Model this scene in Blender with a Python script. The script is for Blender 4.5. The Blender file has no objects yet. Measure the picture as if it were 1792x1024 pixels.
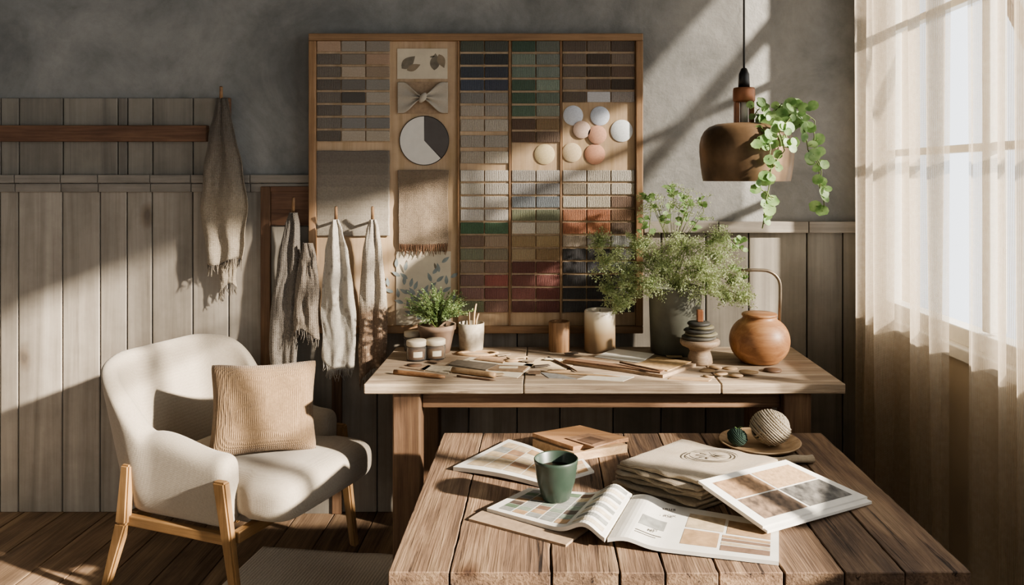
import bpy, bmesh, math, random
from mathutils import Vector, Matrix, noise
random.seed(7)
F=1400.;CX=955.;CY=310.;H=1.5
def P(px,py,Y):
    s=F/Y; return Vector(((px-CX)/s,Y,H-(py-CY)/s))
def T(px,py,z):
    s=(py-CY)/(H-z); return Vector(((px-CX)/s,F/s,z))
def hx(h,a=1):
    o=[]
    for i in (0,2,4):
        c=int(h[i:i+2],16)/255; o.append(c/12.92 if c<=.04045 else ((c+.055)/1.055)**2.4)
    return (*o,a)
U=random.uniform
sc=bpy.context.scene
COL=sc.collection
def Wm(o): return o.matrix_basis.copy() if o.parent is None else Wm(o.parent)@o.matrix_parent_inverse@o.matrix_basis
def par(c,p):
    c.parent=p; c.matrix_parent_inverse=Wm(p).inverted()
def meta(o,label=None,cat=None,group=None,kind=None):
    if label:o["label"]=label
    if cat:o["category"]=cat
    if group:o["group"]=group
    if kind:o["kind"]=kind
    return o
def empty(name,loc,label,cat,group=None,M=None):
    o=bpy.data.objects.new(name,None); o.empty_display_size=.05
    o.matrix_basis=M if M is not None else Matrix.Translation(loc)
    COL.objects.link(o); return meta(o,label,cat,group)
# ---------------- materials
class NT:
    def __init__(s,name):
        s.m=bpy.data.materials.new(name); s.m.use_nodes=True; s.t=s.m.node_tree
        s.b=s.t.nodes["Principled BSDF"]; s.out=s.t.nodes["Material Output"]
    def n(s,ty,ins=None,**pr):
        nd=s.t.nodes.new(ty)
        for k,v in pr.items(): setattr(nd,k,v)
        for k,v in (ins or {}).items():
            i=nd.inputs[k]
            if isinstance(v,bpy.types.NodeSocket): s.t.links.new(v,i)
            else: i.default_value=v
        return nd
    def l(s,a,b): s.t.links.new(a,b)
    def ramp(s,fac,stops):
        r=s.n('ShaderNodeValToRGB',{'Fac':fac}); e=r.color_ramp.elements
        while len(e)<len(stops): e.new(.5)
        for i,(p,c) in enumerate(stops): e[i].position=p; e[i].color=c
        return r.outputs['Color']
    def math(s,op,a,b=0.): return s.n('ShaderNodeMath',{0:a,1:b},operation=op).outputs[0]
    def mix(s,fac,a,b,bt='MIX'):
        nd=s.n('ShaderNodeMix',data_type='RGBA',blend_type=bt)
        for i,v in ((0,fac),(6,a),(7,b)):
            if isinstance(v,bpy.types.NodeSocket): s.l(v,nd.inputs[i])
            else: nd.inputs[i].default_value=v
        return nd.outputs[2]
    def bump(s,h,st=.3,d=.01):
        s.l(s.n('ShaderNodeBump',{'Height':h,'Strength':st,'Distance':d}).outputs[0],s.b.inputs['Normal'])
MC={}
def wood(name,c1,c2,c3,axis=0,scale=1.,rough=.6,bump=.3,var=.35,crack=0.,knots=0.,streak=.6,stretch=.07):
    if name in MC:return MC[name]
    a=NT(name); co=a.n('ShaderNodeTexCoord').outputs['Object']
    at=a.n('ShaderNodeAttribute',attribute_name='rnd').outputs['Fac']
    oi=a.n('ShaderNodeObjectInfo').outputs['Random']
    r=a.math('ADD',a.math('MULTIPLY',at,23.7),a.math('MULTIPLY',oi,11.3))
    off=a.n('ShaderNodeCombineXYZ',{0:r,1:r,2:r}).outputs[0]
    v=a.n('ShaderNodeVectorMath',{0:co,1:off},operation='ADD').outputs[0]
    s3=[1.,1.,1.]; s3[axis]=stretch
    mp=a.n('ShaderNodeMapping',{'Vector':v,'Scale':s3}).outputs[0]
    n1=a.n('ShaderNodeTexNoise',{'Vector':mp,'Scale':16*scale,'Detail':5.,'Roughness':.6,'Distortion':1.2}).outputs['Fac']
    s4=[1.,1.,1.]; s4[axis]=.03
    mp2=a.n('ShaderNodeMapping',{'Vector':v,'Scale':s4}).outputs[0]
    n2=a.n('ShaderNodeTexNoise',{'Vector':mp2,'Scale':170*scale,'Detail':3.,'Distortion':.4}).outputs['Fac']
    col=a.ramp(n1,[(.3,hx(c1)),(.5,hx(c2)),(.72,hx(c3))])
    st=a.ramp(n2,[(.35,(.62,.6,.58,1)),(.6,(1,1,1,1))])
    col=a.mix(streak,col,st,'MULTIPLY')
    n6=a.n('ShaderNodeTexNoise',{'Vector':v,'Scale':4.5,'Detail':6.,'Roughness':.65}).outputs['Fac']
    col=a.mix(.6,col,a.ramp(n6,[(.35,(.68,.67,.66,1)),(.6,(1,1,1,1))]),'MULTIPLY')
    if crack:
        n3=a.n('ShaderNodeTexNoise',{'Vector':mp2,'Scale':45*scale,'Detail':6.,'Roughness':.7,'Distortion':.5}).outputs['Fac']
        ck=a.ramp(n3,[(.35,(.12,.09,.07,1)),(.40,(1,1,1,1))]); col=a.mix(crack,col,ck,'MULTIPLY')
    if knots:
        s5=[1.,1.,1.]; s5[axis]=.5
        mp3=a.n('ShaderNodeMapping',{'Vector':v,'Scale':s5}).outputs[0]
        mp3=a.n('ShaderNodeVectorMath',{0:mp3,1:a.n('ShaderNodeVectorMath',{0:a.n('ShaderNodeTexNoise',{'Vector':v,'Scale':12.}).outputs['Color'],3:.03},operation='SCALE').outputs[0]},operation='ADD').outputs[0]
        vo=a.n('ShaderNodeTexVoronoi',{'Vector':mp3,'Scale':3.2}).outputs['Distance']
        kk=a.ramp(vo,[(.03,(.16,.10,.07,1)),(.055,(.45,.36,.28,1)),(.12,(1,1,1,1))]); col=a.mix(knots,col,kk,'MULTIPLY')
    wn=a.n('ShaderNodeTexWhiteNoise',{'Vector':off},noise_dimensions='3D').outputs['Value']
    g=a.math('ADD',a.math('MULTIPLY',wn,var),1-var/2)
    gc=a.n('ShaderNodeCombineColor',{0:g,1:g,2:g}).outputs[0]
    col=a.mix(1.,col,gc,'MULTIPLY')
    a.l(col,a.b.inputs['Base Color']); a.b.inputs['Roughness'].default_value=rough
    hsum=a.math('ADD',n1,a.math('MULTIPLY',n2,.6))
    a.bump(hsum,bump,.006); MC[name]=a.m; return a.m
def fabric(name,c1,c2=None,sc_=2000,bump=.3,rough=.95,sheen=.15,var=6.,bands=None,wv=.3,spk=.35,herr=None,motif=None,nzs=.12):
    if name in MC:return MC[name]
    c2=c2 or c1; a=NT(name); co=a.n('ShaderNodeTexCoord').outputs['Object']
    w1=a.n('ShaderNodeTexWave',{'Vector':co,'Scale':sc_/20,'Distortion':1.5,'Detail':1.},bands_direction='X').outputs['Fac']
    w2=a.n('ShaderNodeTexWave',{'Vector':co,'Scale':sc_/20,'Distortion':1.5,'Detail':1.},bands_direction='Z').outputs['Fac']
    w=a.math('MULTIPLY',w1,w2)
    n1=a.n('ShaderNodeTexNoise',{'Vector':co,'Scale':var,'Detail':4.}).outputs['Fac']
    n2=a.n('ShaderNodeTexNoise',{'Vector':co,'Scale':400.,'Detail':2.}).outputs['Fac']
    n3=a.n('ShaderNodeTexNoise',{'Vector':co,'Scale':28.,'Detail':3.}).outputs['Fac']
    col=a.mix(a.math('ADD',a.math('MULTIPLY',n1,.5),a.math('MULTIPLY',n2,.5)),hx(c1),hx(c2))
    ge=a.n('ShaderNodeSeparateXYZ',{0:a.n('ShaderNodeTexCoord').outputs['Generated']}).outputs[2]
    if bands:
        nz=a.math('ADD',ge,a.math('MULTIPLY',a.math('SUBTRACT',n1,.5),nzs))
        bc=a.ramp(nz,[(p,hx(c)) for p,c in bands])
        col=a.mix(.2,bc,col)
    if herr:
        sp=a.n('ShaderNodeSeparateXYZ',{0:co}); pp_=a.math('PINGPONG',a.math('ADD',sp.outputs[0],10.),herr)
        sn=a.math('SINE',a.math('MULTIPLY',a.math('ADD',sp.outputs[2],pp_),6.283/(herr*.75)))
        col=a.mix(.7,col,a.ramp(a.math('ADD',a.math('MULTIPLY',sn,.5),.5),[(.35,(.42,.4,.38,1)),(.65,(1,1,1,1))]),'MULTIPLY')
    if motif:
        mc,zt_,ms=motif
        vo=a.n('ShaderNodeTexVoronoi',{'Vector':co,'Scale':ms}).outputs['Distance']
        mk=a.ramp(vo,[(.22,(1,1,1,1)),(.34,(0,0,0,1))])
        zz_=a.ramp(ge,[(zt_-.04,(1,1,1,1)),(zt_+.04,(0,0,0,1))])
        col=a.mix(a.mix(1.,mk,zz_,'MULTIPLY'),col,hx(mc))
    col=a.mix(wv,col,a.ramp(w,[(0,(.6,.6,.6,1)),(.5,(1,1,1,1))]),'MULTIPLY')
    if spk: col=a.mix(spk,col,a.ramp(a.n('ShaderNodeTexNoise',{'Vector':co,'Scale':130.,'Detail':3.}).outputs['Fac'],[(.35,(.5,.48,.45,1)),(.6,(1,1,1,1))]),'MULTIPLY')
    a.l(col,a.b.inputs['Base Color']); a.b.inputs['Roughness'].default_value=rough
    a.b.inputs['Sheen Weight'].default_value=sheen
    a.bump(a.math('ADD',a.math('ADD',w,a.math('MULTIPLY',n2,.6)),a.math('MULTIPLY',n3,2. if bands else .0)),bump,.003); MC[name]=a.m; return a.m
def plain(name,c,rough=.6,metal=0,var=.12,nscale=25,bump=.05,trans=0,coat=0):
    if name in MC:return MC[name]
    a=NT(name); co=a.n('ShaderNodeTexCoord').outputs['Object']
    n1=a.n('ShaderNodeTexNoise',{'Vector':co,'Scale':float(nscale),'Detail':5.}).outputs['Fac']
    c0=hx(c); d=tuple(x*(1-var*1.6) for x in c0[:3])+(1,); e=tuple(min(1,x*(1+var)) for x in c0[:3])+(1,)
    a.l(a.ramp(n1,[(.3,d),(.7,e)]),a.b.inputs['Base Color'])
    a.b.inputs['Roughness'].default_value=rough; a.b.inputs['Metallic'].default_value=metal
    a.b.inputs['Transmission Weight'].default_value=trans; a.b.inputs['Coat Weight'].default_value=coat
    a.bump(n1,bump,.004); MC[name]=a.m; return a.m
def leafm(name,c1,c2,tr=.35):
    if name in MC:return MC[name]
    a=NT(name); co=a.n('ShaderNodeTexCoord').outputs['Object']
    n1=a.n('ShaderNodeTexNoise',{'Vector':co,'Scale':30.,'Detail':2.}).outputs['Fac']
    col=a.ramp(n1,[(.35,hx(c1)),(.65,hx(c2))])
    a.l(col,a.b.inputs['Base Color']); a.b.inputs['Roughness'].default_value=.5
    tl=a.n('ShaderNodeBsdfTranslucent',{'Color':col}); mx=a.n('ShaderNodeMixShader',{0:tr})
    a.l(a.b.outputs[0],mx.inputs[1]); a.l(tl.outputs[0],mx.inputs[2]); a.l(mx.outputs[0],a.out.inputs[0]); MC[name]=a.m; return a.m
def swatchm():
    a=NT('swatch_yarn'); co=a.n('ShaderNodeTexCoord').outputs['Object']
    oi=a.n('ShaderNodeObjectInfo'); 
    off=a.n('ShaderNodeVectorMath',{0:co,1:oi.outputs['Location']},operation='ADD').outputs[0]
    w=a.n('ShaderNodeTexWave',{'Vector':off,'Scale':48.,'Distortion':3.,'Detail':2.},bands_direction='X').outputs['Fac']
    n=a.n('ShaderNodeTexNoise',{'Vector':off,'Scale':160.,'Detail':3.}).outputs['Fac']
    col=a.mix(.35,oi.outputs['Color'],a.ramp(w,[(0,(.35,.35,.35,1)),(.5,(1,1,1,1))]),'MULTIPLY')
    col=a.mix(.5,col,a.ramp(n,[(.35,(.6,.6,.6,1)),(.65,(1,1,1,1))]),'MULTIPLY')
    a.l(col,a.b.inputs['Base Color']); a.b.inputs['Roughness'].default_value=.9
    a.bump(w,.5,.003); return a.m
def flatm():
    a=NT('swatch_flat'); oi=a.n('ShaderNodeObjectInfo'); co=a.n('ShaderNodeTexCoord').outputs['Object']
    n=a.n('ShaderNodeTexNoise',{'Vector':co,'Scale':200.,'Detail':3.}).outputs['Fac']
    a.l(a.mix(.5,oi.outputs['Color'],a.ramp(n,[(.35,(.7,.7,.7,1)),(.65,(1,1,1,1))]),'MULTIPLY'),a.b.inputs['Base Color'])
    a.b.inputs['Roughness'].default_value=.8; return a.m
M_SW=swatchm(); M_FL=flatm()
def plaster():
    a=NT('plaster'); co=a.n('ShaderNodeTexCoord').outputs['Object']
    n1=a.n('ShaderNodeTexNoise',{'Vector':co,'Scale':2.2,'Detail':8.,'Roughness':.65,'Distortion':.6}).outputs['Fac']
    n2=a.n('ShaderNodeTexNoise',{'Vector':co,'Scale':14.,'Detail':6.,'Roughness':.7}).outputs['Fac']
    c=a.ramp(n1,[(.3,hx('73736f')),(.5,hx('8b8a86')),(.7,hx('9f9d98'))])
    c=a.mix(.5,c,a.ramp(n2,[(.3,(.7,.7,.7,1)),(.6,(1,1,1,1))]),'MULTIPLY')
    a.l(c,a.b.inputs['Base Color']); a.b.inputs['Roughness'].default_value=.85
    a.bump(a.math('ADD',n1,n2),.25,.02); return a.m
def curtainm():
    a=NT('sheer_linen'); co=a.n('ShaderNodeTexCoord').outputs['Object']
    w1=a.n('ShaderNodeTexWave',{'Vector':co,'Scale':110.,'Distortion':.4,'Detail':1.},bands_direction='Y').outputs['Fac']
    w2=a.n('ShaderNodeTexWave',{'Vector':co,'Scale':110.,'Distortion':.4,'Detail':1.},bands_direction='Z').outputs['Fac']
    w=a.math('MAXIMUM',w1,w2)
    n=a.n('ShaderNodeTexNoise',{'Vector':co,'Scale':60.,'Detail':3.}).outputs['Fac']
    col=a.ramp(n,[(.3,hx('baac98')),(.7,hx('cabda9'))])
    d=a.n('ShaderNodeBsdfDiffuse',{'Color':col}); t=a.n('ShaderNodeBsdfTranslucent',{'Color':col})
    m1=a.n('ShaderNodeMixShader',{0:.42}); a.l(d.outputs[0],m1.inputs[1]); a.l(t.outputs[0],m1.inputs[2])
    tr=a.n('ShaderNodeBsdfTransparent')
    f=a.ramp(w,[(.55,(.62,.62,.62,1)),(.95,(.24,.24,.24,1))])
    m2=a.n('ShaderNodeMixShader',{0:f}); a.l(m1.outputs[0],m2.inputs[1]); a.l(tr.outputs[0],m2.inputs[2]); a.l(m2.outputs[0],a.out.inputs[0])
    return a.m
# ---------------- mesh builder
class B:
    def __init__(s): s.v=[];s.f=[];s.mi=[];s.r=[];s.sm=[]
    def add(s,vs,fs,mat=0,rnd=0.,M=None,smooth=False):
        o=len(s.v)
        for v in vs:
            v=Vector(v); s.v.append(M@v if M is not None else v); s.r.append(rnd)
        for f in fs: s.f.append([i+o for i in f]); s.mi.append(mat); s.sm.append(smooth)
        return s
    def box(s,c,d,bev=0.,mat=0,rnd=0.,M=None,R=None,seg=2,smooth=None):
        bm=bmesh.new(); bmesh.ops.create_cube(bm,size=1)
        for v in bm.verts: v.co=Vector((v.co.x*d[0],v.co.y*d[1],v.co.z*d[2]))
        if bev>0: bmesh.ops.bevel(bm,geom=bm.edges[:],offset=min(bev,min(d)*.49),segments=seg,affect='EDGES',profile=.5)
        bm.verts.ensure_lookup_table()
        vs=[(R@v.co if R is not None else v.co)+Vector(c) for v in bm.verts]; bm.verts.index_update()
        fs=[[v.index for v in f.verts] for f in bm.faces]; bm.free()
        return s.add(vs,fs,mat,rnd,M,smooth if smooth is not None else False)
    def bar(s,p0,p1,a0,a1,mat=0,M=None,rnd=0.):
        p0=Vector(p0);p1=Vector(p1);vs=[]
        for p,a in ((p0,a0),(p1,a1)):
            for dx,dy in ((-1,-1),(1,-1),(1,1),(-1,1)): vs.append(p+Vector((dx*a[0]/2,dy*a[1]/2,0)))
        fs=[(0,1,2,3),(7,6,5,4)]+[(i,i+4,(i+1)%4+4,(i+1)%4) for i in range(4)]
        bm=bmesh.new(); bv=[bm.verts.new(v) for v in vs]; [bm.faces.new([bv[i] for i in f]) for f in fs]
        bmesh.ops.recalc_face_normals(bm,faces=bm.faces[:])
        bmesh.ops.bevel(bm,geom=bm.edges[:],offset=.006,segments=2,affect='EDGES'); bm.verts.index_update()
        s.add([v.co.copy() for v in bm.verts],[[v.index for v in f.verts] for f in bm.faces],mat,rnd,M); bm.free(); return s
    def lathe(s,pr,seg=32,c=(0,0,0),mat=0,M=None,rnd=0.,smooth=True):
        vs=[];rows=[]
        for r,z in pr:
            if r<1e-6: rows.append([len(vs)]); vs.append((c[0],c[1],c[2]+z))
            else:
                rows.append(list(range(len(vs),len(vs)+seg)))
                for k in range(seg):
                    t=2*math.pi*k/seg; vs.append((c[0]+r*math.cos(t),c[1]+r*math.sin(t),c[2]+z))
        fs=[]
        for a,b in zip(rows,rows[1:]):
            for k in range(seg):
                k2=(k+1)%seg
                if len(a)==1 and len(b)==1: continue
                if len(a)==1: fs.append((a[0],b[k2],b[k]))
                elif len(b)==1: fs.append((a[k],a[k2],b[0]))
                else: fs.append((a[k],a[k2],b[k2],b[k]))
        return s.add(vs,fs,mat,rnd,M,smooth)
    def tube(s,pts,rad,seg=8,mat=0,M=None,closed=False,rnd=0.):
        pts=[Vector(p) for p in pts]; n=len(pts)
        if not hasattr(rad,'__len__'): rad=[rad]*n
        vs=[];fs=[];up=None
        for i,p in enumerate(pts):
            if closed: t=pts[(i+1)%n]-pts[i-1]
            else: t=pts[min(i+1,n-1)]-pts[max(i-1,0)]
            t.normalize()
            if up is None: up=Vector((0,0,1)) if abs(t.z)<.9 else Vector((1,0,0))
            a=(up-t*up.dot(t)); 
            if a.length<1e-5: a=t.orthogonal()
            a.normalize(); up=a; b=t.cross(a)
            for k in range(seg):
                th=2*math.pi*k/seg; vs.append(p+(a*math.cos(th)+b*math.sin(th))*rad[i])
        for i in range(n if closed else n-1):
            j=(i+1)%n
            for k in range(seg):
                k2=(k+1)%seg; fs.append((i*seg+k,i*seg+k2,j*seg+k2,j*seg+k))
        if not closed: fs.append(list(range(seg))[::-1]); fs.append([(n-1)*seg+k for k in range(seg)])
        return s.add(vs,fs,mat,rnd,M,True)
    def grid(s,fn,nu,nv,mat=0,M=None,cu=False,smooth=True,rnd=0.):
        vs=[fn(i/(nu if cu else nu-1),j/(nv-1)) for j in range(nv) for i in range(nu)]
        fs=[]
        for j in range(nv-1):
            for i in range(nu if cu else nu-1):
                i2=(i+1)%nu; fs.append((j*nu+i,j*nu+i2,(j+1)*nu+i2,(j+1)*nu+i))
        return s.add(vs,fs,mat,rnd,M,smooth)
    def leaf(s,p,d,n,L,W,mat=0,M=None):
        d=d.normalized(); sd=d.cross(n)
        if sd.length<1e-4: sd=d.orthogonal()
        sd.normalize(); n=sd.cross(d)
        vs=[p,p+d*L*.3+sd*W*.45+n*W*.12,p+d*L*.3-sd*W*.45+n*W*.12,p+d*L*.7+sd*W*.4+n*W*.1,p+d*L*.7-sd*W*.4+n*W*.1,p+d*L-n*L*.08,p+d*L*.3,p+d*L*.7]
        return s.add(vs,[(0,6,1),(0,2,6),(6,7,3,1),(2,4,7,6),(7,5,3),(4,5,7)],mat,0,M,True)
    def qleaf(s,p,d,n,L,W):
        d=d.normalized(); sd=d.cross(n)
        if sd.length<1e-4: sd=d.orthogonal()
        sd.normalize(); return s.add([p,p+d*L*.55+sd*W*.5,p+d*L,p+d*L*.55-sd*W*.5],[(0,1,2,3)])
    def rleaf(s,p,n,r,mat=0):
        n=n.normalized(); a=n.orthogonal().normalized(); b=n.cross(a); th0=U(0,6)
        vs=[p-n*r*.15]+[p+(a*math.cos(th0+k*math.pi/5)+b*math.sin(th0+k*math.pi/5))*r*(1 if k else .8) for k in range(10)]
        return s.add(vs,[(0,k+1,(k+1)%10+1) for k in range(10)],mat,0,None,True)
    def obj(s,name,mats,parent=None,label=None,cat=None,group=None,kind=None,M=None,sub=0,solid=0.,center=True,recalc=True):
        if center and s.v:
            xs=[v.x for v in s.v];ys=[v.y for v in s.v];zs=[v.z for v in s.v]
            c=Vector(((min(xs)+max(xs))/2,(min(ys)+max(ys))/2,min(zs)))
        else: c=Vector((0,0,0))
        me=bpy.data.meshes.new(name); me.from_pydata([v-c for v in s.v],[],s.f)
        if not isinstance(mats,(list,tuple)): mats=[mats]
        for m in mats: me.materials.append(m)
        me.polygons.foreach_set('material_index',s.mi); me.polygons.foreach_set('use_smooth',s.sm)
        at=me.attributes.new('rnd','FLOAT','POINT'); at.data.foreach_set('value',s.r)
        if recalc:
            bm=bmesh.new(); bm.from_mesh(me); bmesh.ops.recalc_face_normals(bm,faces=bm.faces[:]); bm.to_mesh(me); bm.free()
        me.update()
        o=bpy.data.objects.new(name,me); o.matrix_basis=(M if M is not None else Matrix())@Matrix.Translation(c)
        COL.objects.link(o)
        if parent: par(o,parent)
        if solid:
            md=o.modifiers.new('solid','SOLIDIFY'); md.thickness=solid; md.offset=0
        if sub:
            md=o.modifiers.new('sub','SUBSURF'); md.levels=sub; md.render_levels=sub
        return meta(o,label,cat,group,kind)
def lerp(a,b,t): return a+(b-a)*t
def interp(tb,x):
    if x<=tb[0][0]: return tb[0][1:]
    for a,b in zip(tb,tb[1:]):
        if x<=b[0]:
            t=(x-a[0])/(b[0]-a[0]); t=t*t*(3-2*t)*.5+t*.5
            return tuple(lerp(p,q,t) for p,q in zip(a[1:],b[1:]))
    return tb[-1][1:]
def smooth(t): t=max(0,min(1,t)); return t*t*(3-2*t)
# --------- common materials
OAK=wood('oak','83664b','98795a','aa8a69',0,1.2,.65,.15,.15,streak=.4)
OAKZ=wood('oak_vertical','806048','947555','a68769',2,1.2,.65,.15,.15,streak=.4)
BRW=wood('brown_rail','624838','765844','886850',0,1.2,.7,.15,.2)
PLY=wood('plywood','b09876','bea588','c8b092',2,.8,.8,.08,.12,streak=.25)
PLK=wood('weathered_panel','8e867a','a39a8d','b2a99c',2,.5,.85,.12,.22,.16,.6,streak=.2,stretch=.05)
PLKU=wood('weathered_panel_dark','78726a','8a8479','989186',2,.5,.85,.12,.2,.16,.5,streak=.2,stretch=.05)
DESK=wood('desk_top_wood','8f7b66','ae9b84','c4b49c',0,1.,.8,.35,.25,.85,.6,streak=.8)
DESKL=wood('desk_leg_wood','624a38','7c6049','927558',2,1.,.75,.25,.2,.3)
DESKA=wood('desk_apron_wood','624a38','7c6049','927558',0,1.,.75,.25,.2,.3)
TBL=wood('rustic_table_wood','574538','806751','a0876c',1,.9,.8,.6,.45,.95,1.,streak=.8,stretch=.12)
FLR=wood('floor_boards','6e5843','917860','ac9272',1,.8,.8,.35,.35,.55,.7,stretch=.1)
PALE=wood('pale_wood','9a7e60','b29572','c6ac8a',0,2.,.7,.1,.2,streak=.4)
PALEZ=wood('pale_wood_vertical','9a7e60','b29572','c6ac8a',2,2.,.7,.1,.2,streak=.4)
WALN=wood('walnut','56402f','725844','8a6c52',0,2.,.6,.1,.3)
PAPER=plain('paper','d7d2c7',.8,var=.04,bump=.02)
KRAFT=plain('kraft_paper','9c866e',.85,var=.12,nscale=60)
WHITE=plain('white_paint','dcd8ce',.5,var=.04)
BLACK=plain('black_metal','1c1b1a',.4,var=.1)
# --------- structure
PL=plaster()
XR=1.42
ZW=2.85
b=B(); b.box((-.8,3.66,1.5),(4.8,.12,3.2)); b.obj('wall_back',PL,kind='structure',center=False)
b=B()
b.box((XR+.08,1.05,.45),(.16,5.1,.94)); b.box((XR+.08,1.05,(ZW+3.1)/2),(.16,5.1,3.1-ZW))
b.box((XR+.08,3.51,(.92+ZW)/2),(.16,.18,ZW-.92)); b.box((XR+.08,-.6,(.92+ZW)/2),(.16,1.8,ZW-.92))
WALLR=plain('beige_plaster','b8aa94',.85,var=.06,nscale=6,bump=.1)
b.obj('wall_right',WALLR,kind='structure',center=False)
b=B(); b.box((-3.06,1.05,1.5),(.12,5.1,3.2)); b.obj('wall_left',PL,kind='structure',center=False)
b=B(); b.box((-.75,1.05,3.06),(4.7,5.3,.12)); b.obj('ceiling',plain('ceiling_paint','807e7a',.9),kind='structure',center=False)
b=B(); x=-3.0
while x<1.42:
    w=U(.15,.20); y=-1.5
    for y0,y1 in ((-1.5,U(.2,1.4)),(None,3.6)):
        if y0 is None: y0=yy+.003
        yy=y1; b.box((x+w/2,(y0+y1)/2,-.02),(w-.004,y1-y0,.04),.003,rnd=U(0,1))
    x+=w
b.box((-.8,1.05,-.06),(4.6,5.1,.04),0,1)
b.obj('floor',[FLR,BLACK],kind='structure',center=False)
# wainscot
def planks(xs,z0,z1,yf,mat,name):
    b=B()
    for a,c in zip(xs,xs[1:]): b.box(((a+c)/2,(yf+3.6)/2,(z0+z1)/2),(c-a-.005,3.6-yf,z1-z0),.004,rnd=U(0,1))
    b.obj(name,mat,kind='structure',center=False)
WX=lambda px:(px-955)/391.
xs=[-3.0,-2.75,-2.58]+[WX(p) for p in (0,32,109,175,222,266,337,400,458,520,590,660,735,820,905,980,1073)]
planks(xs,0,1.505,3.58,PLK,'trim_1')
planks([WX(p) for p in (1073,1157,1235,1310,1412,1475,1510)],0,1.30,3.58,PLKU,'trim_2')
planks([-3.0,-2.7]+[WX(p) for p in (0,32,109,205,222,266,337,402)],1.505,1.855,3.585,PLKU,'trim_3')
b=B()
xs=[-3.0]+[WX(p) for p in (30,110,175,266,337,440,545)]
for a,c in zip(xs,xs[1:]):
    b.box(((a+c)/2,3.569,1.492),(c-a-.003,.022,.036),.003,rnd=U(0,1)); b.box(((a+c)/2,3.572,1.452),(c-a-.003,.016,.038),.003,rnd=U(0,1))
b.obj('trim_4',wood('panel_rail_grey','827b72','938c82','a49c90',0,.8,.85,.12,.2,.12,streak=.2),kind='structure',center=False)
b=B()
xs=[WX(p) for p in (1125,1255,1412,1508)]
for a,c in zip(xs,xs[1:]): b.box(((a+c)/2,3.566,1.277),(c-a-.003,.028,.05),.003,rnd=U(0,1))
b.obj('trim_5',MC['panel_rail_grey'],kind='structure',center=False)
# window
b=B(); y0,y1,z0,z1=.3,3.42,.92,ZW
for (cy,cz,sy,sz) in (((y0+y1)/2,z0+.03,y1-y0,.06),((y0+y1)/2,z1-.03,y1-y0,.06),(y0+.03,(z0+z1)/2,.06,z1-z0),(y1-.02,(z0+z1)/2,.04,z1-z0)):
    b.box((XR+.05,cy,cz),(.07,sy,sz),.004)
for y in (2.62,1.62): b.box((XR+.05,y,(.98+ZW)/2),(.06,.045,ZW-1.0),.004)
for z in (1.60,2.12): b.box((XR+.05,(y0+y1)/2,z),(.04,y1-y0,.028),.003)
b.box((XR+.01,(y0+y1)/2,.90),(.06,y1-y0+.1,.045),.005)
b.obj('window_1',WHITE,kind='structure',center=False)
# unseen boards added outside the window to shape the sun streaks indoors
EX=1.72; K=EX-XR
b=B()
prof=[(3.62,2.95),(3.33,2.70),(3.02,2.30),(2.55,2.32),(2.0,2.58),(.2,2.72)]
prof=[(y-.5*K,z+.45*K) for y,z in prof]
for a,c in zip(prof,prof[1:]):
    vs=[(x,yy,zz) for x in (EX,EX+.03) for yy,zz in ((a[0],a[1]),(c[0],c[1]),(c[0],3.4),(a[0],3.4))]
    b.add(vs,[(0,1,2,3),(7,6,5,4),(0,4,5,1),(1,5,6,2),(2,6,7,3),(3,7,4,0)])
b.obj('sun_blocker_edge',DESKA,kind='structure',center=False)
b=B()
for y0_,z0_,y1_,z1_,w_ in ((3.5,2.52,2.98,1.80,.05),):
    y0_-=.5*K;y1_-=.5*K;z0_+=.45*K;z1_+=.45*K
    d=Vector((0,y1_-y0_,z1_-z0_)); n_=Vector((0,-d.z,d.y)).normalized()*w_/2
    p0=Vector((EX,y0_,z0_));p1=Vector((EX,y1_,z1_)); e=Vector((.03,0,0))
    b.add([p0-n_,p0+n_,p1+n_,p1-n_,p0-n_+e,p0+n_+e,p1+n_+e,p1-n_+e],[(0,1,2,3),(7,6,5,4),(0,4,5,1),(1,5,6,2),(2,6,7,3),(3,7,4,0)])
b.obj('sun_blocker_bar',DESKA,kind='structure',center=False)  # added slanted bar, out of view, casts a thin dark streak on the wall
# curtains
CM=curtainm()
def curtain(ya,yb,label,ph):
    L=yb-ya; n=int(L/.006)
    def fn(u,v):
        z=.015+v*2.83; y=ya+u*L; k=2*math.pi/.17
        w=y+.016*math.sin(v*1.8+ph+u*5)+.04*noise.noise(Vector((u*3,v*.7,ph+2)))
        e=smooth(min(u,1-u)/.12)
        amp=(.020+.022*abs(noise.noise(Vector((u*4,v*.6,ph+6))))*2)*(.35+.65*e)
        return (1.31+amp*math.sin(w*k+ph+1.4*math.sin(u*8+ph))+.010*e*math.sin(w*k*1.7+v+ph)+.010*noise.noise(Vector((u*5,v*1.5,ph))),y+.008*math.sin(v*2.2),z)
    b=B(); b.grid(fn,n,36)
    return b.obj('curtain',CM,label=label,cat='curtain',group='sheer linen curtains at the window')
curtain(2.61,3.38,'sheer beige linen curtain gathered beside the window',0)
curtain(1.95,2.46,'sheer beige linen curtain hanging over the sunlit window',2)
b=B(); b.tube([(1.315,.1,2.87),(1.315,3.55,2.87)],.012,12); b.obj('curtain_rod',BLACK,label='black metal rod carrying the linen curtains',cat='curtain rod')
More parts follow.
